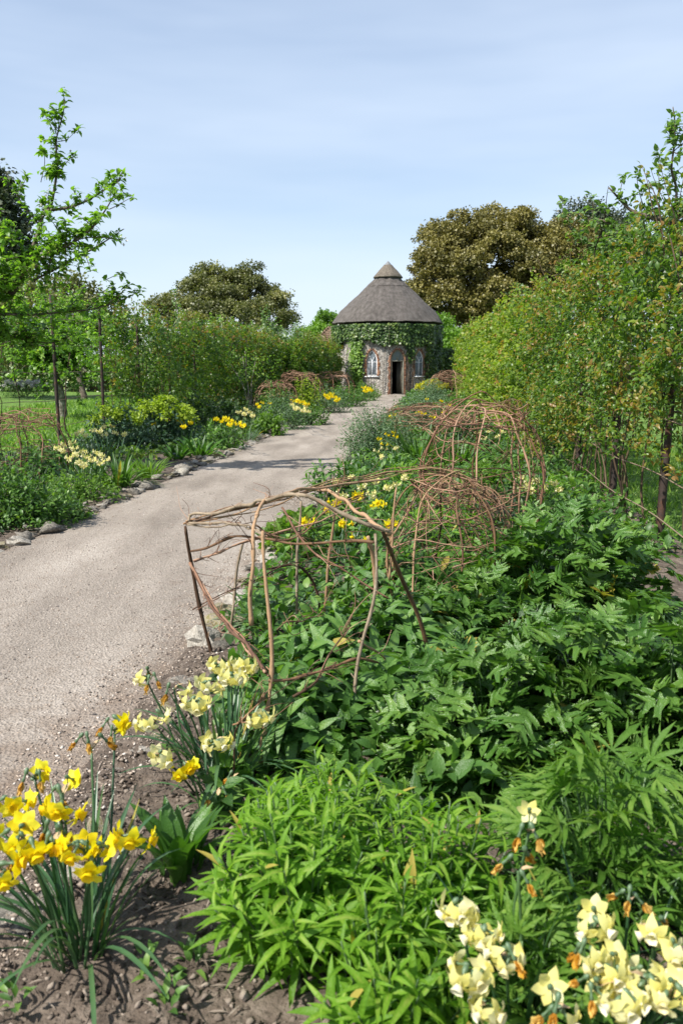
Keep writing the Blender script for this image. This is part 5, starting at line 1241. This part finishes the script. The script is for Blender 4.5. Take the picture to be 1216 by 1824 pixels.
daffodils('fading cream and orange daffodil clump in the bottom right corner', G(1110, 1850, .03),
          [H(1060, 1650, .40, 3, 0), H(1048, 1712, .38, 2, 2), H(1090, 1735, .37, 3, 1), H(1122, 1598, .43, 0, 3), H(1168, 1660, .40, 3, 1), H(1150, 1745, .37, 4, 0), H(1195, 1780, .36, 4, 0), H(1110, 1795, .35, 4, 0), H(1205, 1705, .38, 1, 1), H(1062, 1760, .36, 2, 2)], 'cream', 40, .22, .40, .09, size=1.0)

# ------------------------------------------------------------------ right bed, further along
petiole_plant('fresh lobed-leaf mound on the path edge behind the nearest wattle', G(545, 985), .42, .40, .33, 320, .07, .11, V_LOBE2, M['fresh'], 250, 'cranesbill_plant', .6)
def yh(px, py, z, n=2): return (G(px, py, z), n, 0)
daffodils('double yellow daffodils seen through the nearest wattle hoops', G(610, 1005),
          [yh(548, 932, .45, 4), yh(596, 892, .5, 3), yh(615, 935, .45, 4), yh(637, 884, .5, 4), yh(672, 900, .5, 3), yh(696, 936, .45, 3), yh(640, 958, .38, 2), yh(585, 905, .48, 2)], 'yellow', 60, .25, .45, .3, False, size=1.1)
daffodils('cream daffodil drift behind the twisted top hoop', G(655, 925), [(G(px, py, .45), 3, 0) for px, py in ((600, 860), (625, 850), (645, 868), (668, 858), (690, 872), (705, 866), (662, 880), (610, 880), (720, 852))], 'cream', 70, .25, .45, .35, False)
shoots_plant('upright leafy phlox-like plant leaning over the path edge', G(590, 895), .3, .3, .52, 15, 14, .10, .16, V_DEEP, M['deep'], 100, 'lance_leaved_plant', start=.15)
shoots_plant('leafy green clump behind the cream daffodil drift', G(720, 880), .45, .4, .42, 18, 12, .10, .16, V_BRIGHT, M['bright'], 60, 'leafy_plant', start=.1)
shoots_plant('yellow-green leafy plant inside the second wattle basket', G(800, 985), .42, .4, .45, 24, 12, .09, .14, V_BRIGHT, M['bright'], 60, 'leafy_plant', start=.1)
shoots_plant('bright leafy tuft between the wattle baskets and the trellis', G(975, 905), .4, .35, .38, 20, 12, .08, .13, V_BRIGHT, M['bright'], 60, 'leafy_plant', start=.1)
mound('grey-green catmint mound spilling over the path beside the wattles', G(672, 822), .62, .7, .85, 11000, SMALLW, .022, .042, M['grey'], 'catmint', spiky=.4, stems=120)
mound('second catmint mound further along the same path edge', G(738, 770), .6, 1.1, .85, 8000, SMALLW, .03, .05, M['grey'], 'catmint', spiky=.4)
mound('far catmint mound close to the cottage doorway', G(768, 728), .65, 2.0, .95, 8000, SMALLW, .035, .06, M['grey'], 'catmint', spiky=.4)
daffodils('orange-yellow daffodils in front of the catmint mound', G(700, 845), [(G(px, py, .5), 2, 0) for px, py in ((676, 782), (690, 775), (684, 790), (700, 772), (705, 778))], 'yellow', 34, .25, .45, .2, False)
daffodils('few cream daffodils below the orange-yellow ones by the catmint', G(695, 862), [(G(px, py, .42), 2, 0) for px, py in ((670, 803), (684, 800), (705, 800), (680, 815))], 'cream', 24, .25, .4, .2, False)
strap_plant('arching daylily leaves behind the orange-yellow daffodils', G(748, 832), .22, 120, .45, .8, V_MIDSTRAP, M['mid'], 60, 'daylily', .7)
strap_plant('second arching daylily clump inside the dome basket', G(815, 840), .22, 110, .4, .7, V_MIDSTRAP, M['mid'], 60, 'daylily', .7)
mound('broad-leaved green plant at the foot of the daylilies', G(735, 862), .38, .35, .3, 700, OVATE, .07, .12, M['mid'], 'leafy_plant')
mound('light green filler plant in the middle of the dome basket', G(860, 880), .5, .45, .34, 1500, OVATE, .05, .09, M['fresh'], 'leafy_plant')
daffodils('cream daffodil drift at the trellis foot right of the dome basket', G(955, 905), [(G(px, py, .42), 3, 0) for px, py in ((925, 852), (940, 862), (955, 858), (970, 868), (985, 862), (945, 875), (995, 872), (930, 868))], 'cream', 40, .22, .4, .3, False)
daffodils('cream daffodils glimpsed through the top of the dome basket', G(880, 815), [(G(px, py, .42), 3, 0) for px, py in ((850, 772), (870, 768), (885, 778), (862, 782), (895, 770))], 'cream', 30, .22, .4, .3, False)
daffodils('golden daffodil drift behind the brown tangled wattle', G(770, 765), [(G(px, py, .55), 3, 0) for px, py in ((748, 718), (760, 712), (775, 722), (785, 715), (755, 738), (770, 742), (790, 735), (745, 735), (800, 722))], 'yellow', 40, .25, .45, .5, False, size=1.25)
daffodils('orange daffodils on the path side of the brown tangled wattle', G(705, 765), [(G(px, py, .5), 3, 0) for px, py in ((700, 738), (706, 725), (695, 742), (712, 735))], 'yellow', 30, .25, .45, .3, False, size=1.2)
mound('sulphur yellow spurge glowing in front of the shaded ivy wall', G(770, 716), .75, .7, .85, 1600, SMALLW, .06, .1, M['fresh'], 'spurge', heads=(M['sulphur'], 16, .2, .06, .11))
mound('low green plant below the far lime climbers', G(830, 735), .8, 1.2, .55, 1800, OVATE, .06, .1, M['mid'], 'leafy_plant')
mound('green leafy plant between dome basket and lime climbers', G(905, 790), .7, 1.0, .5, 2200, OVATE, .05, .09, M['mid'], 'leafy_plant')
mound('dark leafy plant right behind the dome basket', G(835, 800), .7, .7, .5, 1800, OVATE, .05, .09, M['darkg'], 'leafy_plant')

# ------------------------------------------------------------------ left bed
mound('large small-leaved green shrub at the left edge beside the path stones', G(15, 938), .68, .42, .58, 4800, OVATE, .035, .065, M['mid'], 'leafy_shrub', spiky=.3, stems=90)
mound('dark leafy skirt below the small-leaved green shrub at the path edge', G(82, 925), .42, .28, .24, 1500, OVATE, .05, .085, M['mid'], 'leafy_plant')
mound('fresh feathery low mound in front of the pale daffodils', G(140, 893), .48, .32, .30, 2600, SMALL, .03, .055, M['fresh'], 'feathery_plant')
mound('tiny feathery seedling patch between stones and mound', G(120, 925), .25, .16, .14, 500, SMALL, .025, .045, M['fresh'], 'feathery_plant')
cg = 'cream daffodils in the left bed'
daffodils('front cream daffodil clump above the feathery mound', G(152, 872), [(G(px, py, .45), 3, 0) for px, py in ((122, 818), (135, 812), (148, 806), (155, 814), (172, 806), (182, 812), (190, 818), (140, 824), (165, 818), (150, 830), (178, 824))], 'cream', 70, .3, .5, .3, False, size=1.15)
daffodils('cream daffodils against the left wattle and post', G(120, 845), [(G(px, py, .5), 3, 0) for px, py in ((104, 798), (115, 792), (128, 790), (132, 800), (112, 804))], 'cream', 40, .3, .5, .25, False, size=1.15)
daffodils('back row of cream daffodils under the wires', G(190, 822), [(G(px, py, .5), 3, 0) for px, py in ((165, 765), (178, 770), (188, 775), (200, 760), (205, 772), (222, 775), (152, 775), (135, 775), (145, 768), (185, 762))], 'cream', 70, .3, .5, .5, False, size=1.2)
strap_plant('arching grassy clump beside the front cream daffodils', G(212, 868), .2, 120, .3, .6, V_MIDSTRAP, M['mid'], 60, 'grass_tuft', .8)
strap_plant('yellow-green upright grassy tuft on the soil', G(265, 852), .14, 80, .22, .45, variants(lambda i: tpl_strap(.03, 5, (.2, .4, .6)[i]), 3, M['fresh']), M['fresh'], 60, 'grass_tuft', .5)
shoots_plant('dark lance-leaved plant behind the wattle at the left edge', G(70, 862), .5, .4, .6, 16, 12, .11, .17, V_DEEP, M['deep'], 40, 'lance_leaved_plant')
sp = (M['limehead'], 12, .13, .045, .075)
mound('blue-green spurge with dull lime heads next to the orchard wires', G(212, 808), .6, .5, .80, 2400, SMALL, .06, .1, M['blue'], 'spurge', heads=(M['limehead'], 9, .12, .04, .07), spiky=.4)
mound('tall spurge with bright lime domed heads below the dark climber', G(282, 800), .68, .55, .88, 2800, SMALL, .06, .1, M['blue'], 'spurge', heads=(M['limehead'], 18, .17, .045, .08), spiky=.4)
mound('smaller lime-headed spurge to the right of the tall one', G(322, 790), .42, .4, .66, 1400, SMALL, .06, .1, M['blue'], 'spurge', heads=(M['limehead'], 9, .15, .045, .08), spiky=.4)
daffodils('golden daffodils at the foot of the smaller lime-headed spurge', G(330, 803), [(G(px, py, .5), 3, 0) for px, py in ((318, 748), (326, 752), (332, 745), (340, 754), (328, 760), (320, 742))], 'yellow', 50, .3, .5, .35, False, size=1.25)
daffodils('two fading daffodils in front of the tall lime spurge', G(285, 800), [(G(px, py, .5), 2, 1) for px, py in ((275, 755), (300, 748))], 'yellow', 30, .3, .5, .3, False, size=1.2)
strap_plant('upright broad strap leaves at the edge of the bare soil', G(315, 822), .1, 28, .28, .42, variants(lambda i: tpl_strap(.07, 6, (.2, .4, .6)[i]), 3, M['tulip']), M['tulip'], 28, 'tulip_plant', .6)
strap_plant('second clump of broad strap leaves nearer the path stones', G(355, 815), .2, 50, .3, .5, variants(lambda i: tpl_strap(.06, 6, (.3, .5, .8)[i]), 3, M['tulip']), M['tulip'], 50, 'tulip_plant', .7)
mound('pale green hellebore seedling on bare soil', G(258, 822), .22, .12, .16, 260, OVATE, .04, .07, M['limehead'], 'hellebore')
mound('low green leafy mound behind the strap leaves', G(385, 800), .55, .5, .42, 1600, OVATE, .05, .09, M['mid'], 'leafy_plant')
daffodils('bright yellow and cream daffodils in the middle of the left bed', G(410, 790), [(G(px, py, .55), 3, 0) for px, py in ((385, 747), (395, 750), (405, 748), (415, 752), (425, 756), (410, 757), (432, 758), (400, 744))], 'yellow', 50, .3, .5, .5, False, size=1.3)
daffodils('cream daffodils beneath the pale-stemmed shrub', G(440, 768), [(G(px, py, .55), 3, 0) for px, py in ((425, 735), (435, 738), (445, 734), (450, 740), (438, 730))], 'cream', 40, .3, .5, .4, False, size=1.35)
daffodils('yellow daffodils behind the grey catmint cushion', G(470, 752), [(G(px, py, .55), 3, 0) for px, py in ((458, 720), (468, 718), (482, 718), (462, 726))], 'yellow', 40, .3, .5, .4, False, size=1.3)
strap_plant('low grassy tuft beside the stones in the middle of the path edge', G(440, 786), .18, 60, .25, .45, V_GRASSY, M['grey'], 30, 'grass_tuft', .8)
mound('grey catmint cushion in the middle of the left bed', G(502, 764), .7, .6, .82, 3200, SMALLW, .03, .055, M['grey'], 'catmint', spiky=.3)
mound('bright upright leafy plant in front of the grey catmint cushion', G(480, 775), .4, .3, .5, 900, OVATE, .06, .12, M['fresh'], 'leafy_plant', spiky=.6)
daffodils('cream daffodils next to the catmint cushion, towards the cottage', G(532, 752), [(G(px, py, .6), 3, 0) for px, py in ((520, 722), (530, 726), (540, 730), (545, 724), (526, 730), (548, 732))], 'cream', 40, .3, .5, .5, False, size=1.45)
daffodils('yellow daffodils just behind the cream ones towards the cottage', G(535, 742), [(G(px, py, .7), 3, 0) for px, py in ((530, 716), (538, 717), (545, 719), (522, 714))], 'yellow', 30, .3, .5, .4, False, size=1.5)
mound('green leafy cushion along the stones below the cream daffodils', G(548, 757), .6, .45, .5, 1600, OVATE, .05, .09, M['mid'], 'leafy_plant')
mound('rounded grey catmint beside a bend of stones', G(586, 735), .85, .7, .85, 2600, SMALLW, .035, .06, M['grey'], 'catmint', spiky=.3)
mound('lime spurge plume, first of two near the far wattles', G(537, 735), .45, .4, 1.15, 900, SMALL, .06, .1, M['limehead'], 'spurge', spiky=.5)
mound('lime spurge plume, second of two near the far wattles', G(560, 735), .5, .4, 1.05, 900, SMALL, .06, .1, M['limehead'], 'spurge', spiky=.5)
daffodils('yellow daffodils halfway between the lime plumes and the cottage', G(592, 724), [(G(px, py, .7), 3, 0) for px, py in ((580, 704), (588, 706), (596, 708), (590, 702), (600, 712), (584, 710))], 'yellow', 30, .3, .5, .6, False, size=1.8)
mound('dark green cushion beyond the rounded catmint', G(612, 724), .9, .9, .75, 2000, OVATE, .06, .1, M['mid'], 'leafy_plant')
mound('leafy green cushion near the end of the left stones', G(635, 714), 1.0, 1.0, .75, 2000, OVATE, .06, .1, M['mid'], 'leafy_plant')
mound('last green cushion of the left bed below the lattice window', G(652, 708), .8, .9, .7, 1500, OVATE, .06, .1, M['fresh'], 'leafy_plant')
daffodils('yellow daffodils at the foot of the cottage wall', G(656, 707), [(G(px, py, .8), 3, 0) for px, py in ((648, 691), (656, 692), (660, 695), (652, 696))], 'yellow', 24, .3, .5, .5, False, size=2.0)
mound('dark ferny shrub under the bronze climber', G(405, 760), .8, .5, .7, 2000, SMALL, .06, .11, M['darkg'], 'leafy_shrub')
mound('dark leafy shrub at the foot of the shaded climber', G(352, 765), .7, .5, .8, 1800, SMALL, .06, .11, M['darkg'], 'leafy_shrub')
mound('green shrub bulging through the twig dome of the left bed', G(492, 745), .65, .6, 1.05, 1800, OVATE, .05, .09, M['mid'], 'leafy_shrub')
# pale-stemmed bush
b = G(446, 742); t = thing('young_shrub', 'small shrub with pale bare forked stems against the bronze climber', 'shrub', b)
for k in range(4):
    mb = MB(); e = np.array([R.normal(0, .5), R.normal(0, .2), R.uniform(1.5, 2.1)]); tube(mb, wob([[0, 0, -.05], e * [.2, .2, .35] + [0, 0, .15], e], .1, 1.2), .028, .008, 5); mb.build('stem', M['palebark'], t, smooth=True)
mb = MB(); leaves_around(mb, np.array([[R.normal(0, .45), R.normal(0, .25), R.uniform(1.2, 2.1)] for _ in range(60)]), .14, 8, SMALLW, .05, .08); mb.build('foliage', M['apple'], t, kind='stuff')
# cow parsley by the far orchard wall
for i, (px, lab) in enumerate(((22, 'cow parsley in white flower at the edge of the picture below the wall'), (48, 'cow parsley in white flower just left of the pale trunk, furthest of two'), (72, 'cow parsley in white flower closest to the pale trunk'))):
    mound(lab, G(px, 706), .7, .5, .8, 500, SMALL, .06, .1, M['mid'], 'cow_parsley', heads=(M['blossom'], 14, .11, .03, .05))

# low green growth between the named plants on both beds
def undergrowth(label, fn, n, l0, l1, mats, hmax):
    mb = MB(); D, c, keep = fn(n); x = xl(c, D); x, D = x[keep], D[keep]; k = len(D)
    pos = np.stack([x, D, .05 + hmax * R.uniform(0, 1, k) ** 1.6 * np.clip(.6 + np.array([fbm(a * 1.7, b_ * 1.7) for a, b_ in zip(x, D)]), .1, 1.5)], -1)
    s = R.uniform(l0, l1, k) * (1 + .03 * D)
    for m_ in range(3):
        sel = np.array([int(2.99 * min(.999, max(0, .5 + .6 * fbm(a * .9 + 7, b_ * .9)))) for a, b_ in zip(x, D)]) == m_
        scatter(mb, OVATE, pos[sel], rsph(sel.sum()) + [0, 0, .35], np.array([0, 0, 1.]) + .5 * rsph(sel.sum()), s[sel], None, m_)
    o = mb.build('undergrowth', mats, kind='stuff'); tag(o, label, 'undergrowth')
def fr_(n):
    D = 2.6 + 44 * R.uniform(0, 1, n) ** 1.7; c = PATH_R + .12 + 3.25 * R.uniform(0, 1, n); x = xl(c, D)
    keep = ~((D < 3.4) & (x < -.45)) & ~((x < -.55) & (D < 4.6)) & ~((D < 6.6) & (x > 1.75))
    return D, c, keep
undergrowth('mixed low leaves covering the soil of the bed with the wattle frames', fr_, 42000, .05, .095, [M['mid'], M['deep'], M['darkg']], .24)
def fl_(n):
    D = 3 + 45 * R.uniform(0, 1, n) ** 1.3; c = TREL_L - .2 + 3.3 * R.uniform(0, 1, n); e = PATH_L - c
    keep = (e > .35 + .35 * np.array([fbm(d * .9, 4) for d in D])) & ~((D > 10) & (D < 15) & (e < 1.0) & (R.uniform(0, 1, n) < .85))
    return D, c, keep
undergrowth('mixed low leaves covering the soil of the bed under the orchard wires', fl_, 27000, .05, .09, [M['mid'], M['darkg'], M['fresh']], .22)

# ------------------------------------------------------------------ woven twig plant supports
def rod(t, pts, r0, r1, mat, name='stick', amp=.012, f=4.0):
    mb = MB(); p_ = wob(pts, amp, f, 9); tube(mb, p_, knotty(len(p_), r0, r1), None, 6, rnd=R.uniform(0, 1))
    for q in range(int(len(p_) * .22)):                       # stubs of trimmed side shoots
        i = R.integers(1, len(p_) - 1); d = unit(p_[i] - p_[i - 1]) * .7 + .8 * rsph(1)[0]; L = R.uniform(.012, .05)
        tube(mb, [p_[i], p_[i] + d * L * .5, p_[i] + d * L + [0, 0, .004]], r0 * .38, r0 * .2, 4, rnd=R.uniform(0, 1))
    return mb.build(name, mat, t, smooth=True)
b = P(560, 1250, 3.7) * [1, 1, 0]
w = thing('wattle_support', 'nearest open frame of bent hazel sticks with one pale stick, at the path edge', 'plant support', b)
def pp(l): return [P(*q) - b for q in l]
stk = [([(472, 1400, 2.95), (478, 1200, 3.0), (475, 1060, 3.05), (470, 945, 3.1)], .0095, .006, 'twig'), ([(625, 1350, 3.2), (640, 1200, 3.25), (662, 1080, 3.3), (667, 948, 3.36)], .0085, .0065, 'paletwig'),
       ([(780, 1262, 3.8), (748, 1110, 3.7), (702, 990, 3.5), (682, 940, 3.4)], .010, .0075, 'twig'), ([(382, 1180, 4.4), (352, 1050, 4.35), (334, 930, 4.3)], .011, .008, 'twig'),
       ([(402, 1145, 4.5), (425, 1020, 4.5), (438, 965, 4.5)], .008, .006, 'paletwig'), ([(534, 1140, 4.55), (527, 1000, 4.58), (534, 895, 4.6)], .009, .006, 'paletwig'),
       ([(680, 1110, 4.6), (666, 1010, 4.55), (652, 955, 4.5)], .014, .010, 'twig'), ([(566, 1105, 4.7), (556, 1040, 4.7), (530, 1005, 4.6), (480, 1012, 4.5)], .008, .005, 'redtwig'), ([(574, 1100, 4.9), (592, 960, 4.9), (603, 875, 4.9)], .008, .005, 'twig'),
       ([(690, 1035, 5.0), (700, 940, 5.0), (706, 870, 5.0)], .008, .005, 'twig')]
for l, r0, r1, m_ in stk: rod(w, pp(l), r0, r1, M[m_], 'stake', .035, 2.2)
hoops = [([(334, 932, 4.3), (345, 918, 4.3), (420, 905, 4.0), (470, 893, 3.6), (520, 882, 3.4), (560, 888, 3.36), (640, 926, 3.36), (692, 950, 3.38)], .0075, .0095, 'paletwig', 1),
         ([(448, 1115, 3.25), (450, 1000, 3.25), (453, 930, 3.35), (472, 893, 3.6), (540, 873, 4.1), (600, 866, 4.5), (690, 850, 4.8)], .0085, .006, 'twig', 1),
         ([(330, 934, 4.3), (400, 912, 4.4), (470, 895, 4.5), (560, 872, 4.8), (640, 852, 5.0), (740, 838, 5.1), (820, 850, 5.1), (885, 895, 5.1)], .006, .003, 'twig', 6),
         ([(556, 868, 4.7), (600, 882, 4.2), (645, 915, 3.7), (690, 952, 3.4)], .008, .009, 'twig', 1), ([(336, 935, 4.3), (380, 932, 4.2), (430, 935, 3.8), (470, 950, 3.12)], .007, .005, 'paletwig', 2),
         ([(340, 985, 4.3), (420, 958, 4.2), (540, 968, 3.9), (664, 966, 3.5)], .007, .006, 'twig', 1), ([(345, 1000, 4.3), (450, 962, 4.4), (560, 930, 4.6), (640, 905, 4.9)], .006, .004, 'redtwig', 2),
         ([(336, 1000, 4.3), (375, 1078, 4.1), (420, 1130, 3.5), (474, 1198, 3.0)], .008, .007, 'redtwig', 3), ([(478, 1216, 3.0), (540, 1205, 3.1), (590, 1190, 3.2), (650, 1172, 3.32), (720, 1200, 3.6), (776, 1216, 3.76)], .006, .005, 'twig', 1),
         ([(505, 905, 4.4), (545, 972, 4.2), (600, 1010, 4.1), (690, 1062, 4.0)], .006, .004, 'redtwig', 1), ([(520, 1240, 3.05), (560, 1215, 3.12), (600, 1150, 3.25), (622, 1112, 3.3)], .005, .003, 'twig', 1),
         ([(418, 1290, 2.9), (430, 1285, 2.9), (455, 1260, 2.93), (474, 1240, 2.97)], .004, .003, 'twig', 1), ([(412, 1390, 2.86), (418, 1310, 2.88), (440, 1275, 2.92), (470, 1230, 2.97)], .004, .003, 'twig', 1),
         ([(640, 1140, 3.3), (690, 1180, 3.5), (725, 1205, 3.62), (790, 1225, 3.9), (840, 1200, 4.0)], .005, .003, 'twig', 1), ([(460, 940, 4.1), (520, 960, 4.3), (590, 905, 4.6), (650, 880, 4.8)], .005, .003, 'twig', 2),
         ([(345, 1085, 4.35), (420, 1050, 4.4), (500, 1010, 4.5), (560, 1000, 4.6)], .004, .002, 'redtwig', 2), ([(500, 1110, 3.2), (540, 1100, 3.4), (570, 1090, 3.6), (600, 1040, 4.0)], .003, .002, 'twig', 1)]
for l, r0, r1, m_, k in hoops:
    for q in range(k):
        pts = np.array(pp(l)); pts[1:-1] += R.normal(0, .014 * (q > 0), (len(pts) - 2, 3)); rod(w, pts, r0 * (1 if q == 0 else .7), r1 * (1 if q == 0 else .6), M[m_], 'twig', .02, 5)
fm = MB()
for q in range(150):                                              # whiskery side twigs
    l = hoops[R.integers(len(hoops))][0]; pts = crom(pp(l), 5); i = R.integers(1, len(pts) - 2); p0 = pts[i]; d = unit(pts[i + 1] - pts[i]) + .8 * rsph(1)[0]
    tube(fm, wob([p0, p0 + d * .07, p0 + d * .12 + rsph(1)[0] * .08], .015, 8, 4), .0022, .0008, 4, rnd=R.uniform(0, 1))
fm.build('fine_twigs', M['redtwig'], w, kind='stuff')

def basket(label, c, rx, ry, h, ns, nw, rings, mat, mat2, seed, thick=1.0, fine=60, squash=.35, group=None):
    """dome of bent stakes with loosely woven rings"""
    t = thing('wattle_support', label, 'plant support', c, group)
    for k in range(ns):
        a = k * 6.283 / ns + R.normal(0, .15); p0 = np.array([math.cos(a) * rx, math.sin(a) * ry, -.05]); a2 = a + 3.14 + R.normal(0, .6)
        p3 = np.array([math.cos(a2) * rx * .75, math.sin(a2) * ry * .75, h * R.uniform(.62, .85)])
        rod(t, [p0, p0 * [1.04, 1.04, 0] + [0, 0, h * .5], p0 * [.72, .72, 0] + [0, 0, h * .86], [p0[0] * .1 + R.normal(0, .14) * rx, p0[1] * .1 + R.normal(0, .14) * ry, h * R.uniform(.9, 1.06)], p3], .0075 * thick, .003 * thick, M[mat], 'stake', .09, 2.5)
    for zf, rf, kk in rings:
        for q in range(kk):
            a0 = R.uniform(0, 6.28); span = R.uniform(2.5, 5.5); n = 9
            zt_ = R.normal(0, .07); pts = [[math.cos(a0 + span * i / n) * rx * rf * R.uniform(.84, 1.12), math.sin(a0 + span * i / n) * ry * rf * R.uniform(.93, 1.08), h * (zf + zt_ * math.sin(a0 + span * i / n) + R.normal(0, .025))] for i in range(n + 1)]
            rod(t, pts, .0045 * thick, .002 * thick, M[mat2], 'twig', .05, 3)
    fm = MB()
    for q in range(nw):
        a = R.uniform(0, 6.28); z = R.uniform(.1, .95); s = math.sqrt(max(.05, 1 - (max(0, z - .45) / .6) ** 2)); p0 = np.array([math.cos(a) * rx * s, math.sin(a) * ry * s, z * h])
        a2 = a + R.normal(0, .9); z2 = np.clip(z + R.normal(.05, .3), .15, 1.0); s2 = math.sqrt(max(.05, 1 - (max(0, z2 - .45) / .6) ** 2)); p1 = np.array([math.cos(a2) * rx * s2, math.sin(a2) * ry * s2, z2 * h])
        m_ = (p0 + p1) / 2 * [1.12, 1.12, 1.05]; tube(fm, wob([p0, m_, p1], .04, 3.5, 5), .0032 * thick, .0012 * thick, 4, rnd=R.uniform(0, 1))
    fm.build('fine_twigs', M[mat2], t, kind='stuff')
    return t
basket('second wattle basket of reddish tangled twigs just behind the nearest frame', P(800, 1050, 5.15) * [1, 1, 0], .37, .36, .88, 8, 120, [(.55, 1.03, 3), (.80, .88, 4), (.93, .62, 4), (.35, 1.05, 1)], 'twig', 'redtwig', 1)
basket('tall wattle dome of reddish twigs in front of the climbers', P(855, 900, 8.0) * [1, 1, 0], .56, .5, 1.24, 11, 90, [(.88, .72, 5), (.74, .92, 4), (.45, 1.03, 3), (.3, 1.03, 1)], 'redtwig', 'redtwig', 2, 1.35)
basket('low brown tangled wattle over the golden daffodils', G(760, 790), .95, .9, .80, 9, 120, [(.85, .8, 5), (.6, 1.0, 4)], 'redtwig', 'redtwig', 3, 1.5)
basket('brown wattle tangle nearest the garden wall', G(800, 718), 1.0, 1.0, 1.35, 8, 90, [(.85, .7, 4), (.6, 1.0, 3)], 'redtwig', 'redtwig', 4, 2.2)
basket('wattle basket at the left edge beside the thin post', G(38, 858), .62, .5, .92, 8, 60, [(.95, .75, 7), (.86, .9, 4), (.5, 1.03, 3)], 'redtwig', 'redtwig', 5, 1.3)
basket('round twig dome over a green shrub in the left bed', G(492, 742), .66, .6, 1.12, 10, 90, [(.85, .7, 4), (.55, 1.0, 3)], 'redtwig', 'redtwig', 6, 1.9)
basket('far twig hoops between the dome and the pergola', G(535, 728), .9, .7, 1.35, 8, 40, [(.9, .7, 4)], 'redtwig', 'redtwig', 7, 2.2)
basket('furthest twig hoops right beside the pergola', G(592, 716), 1.0, .7, 1.3, 8, 40, [(.9, .7, 4)], 'redtwig', 'redtwig', 8, 2.6)
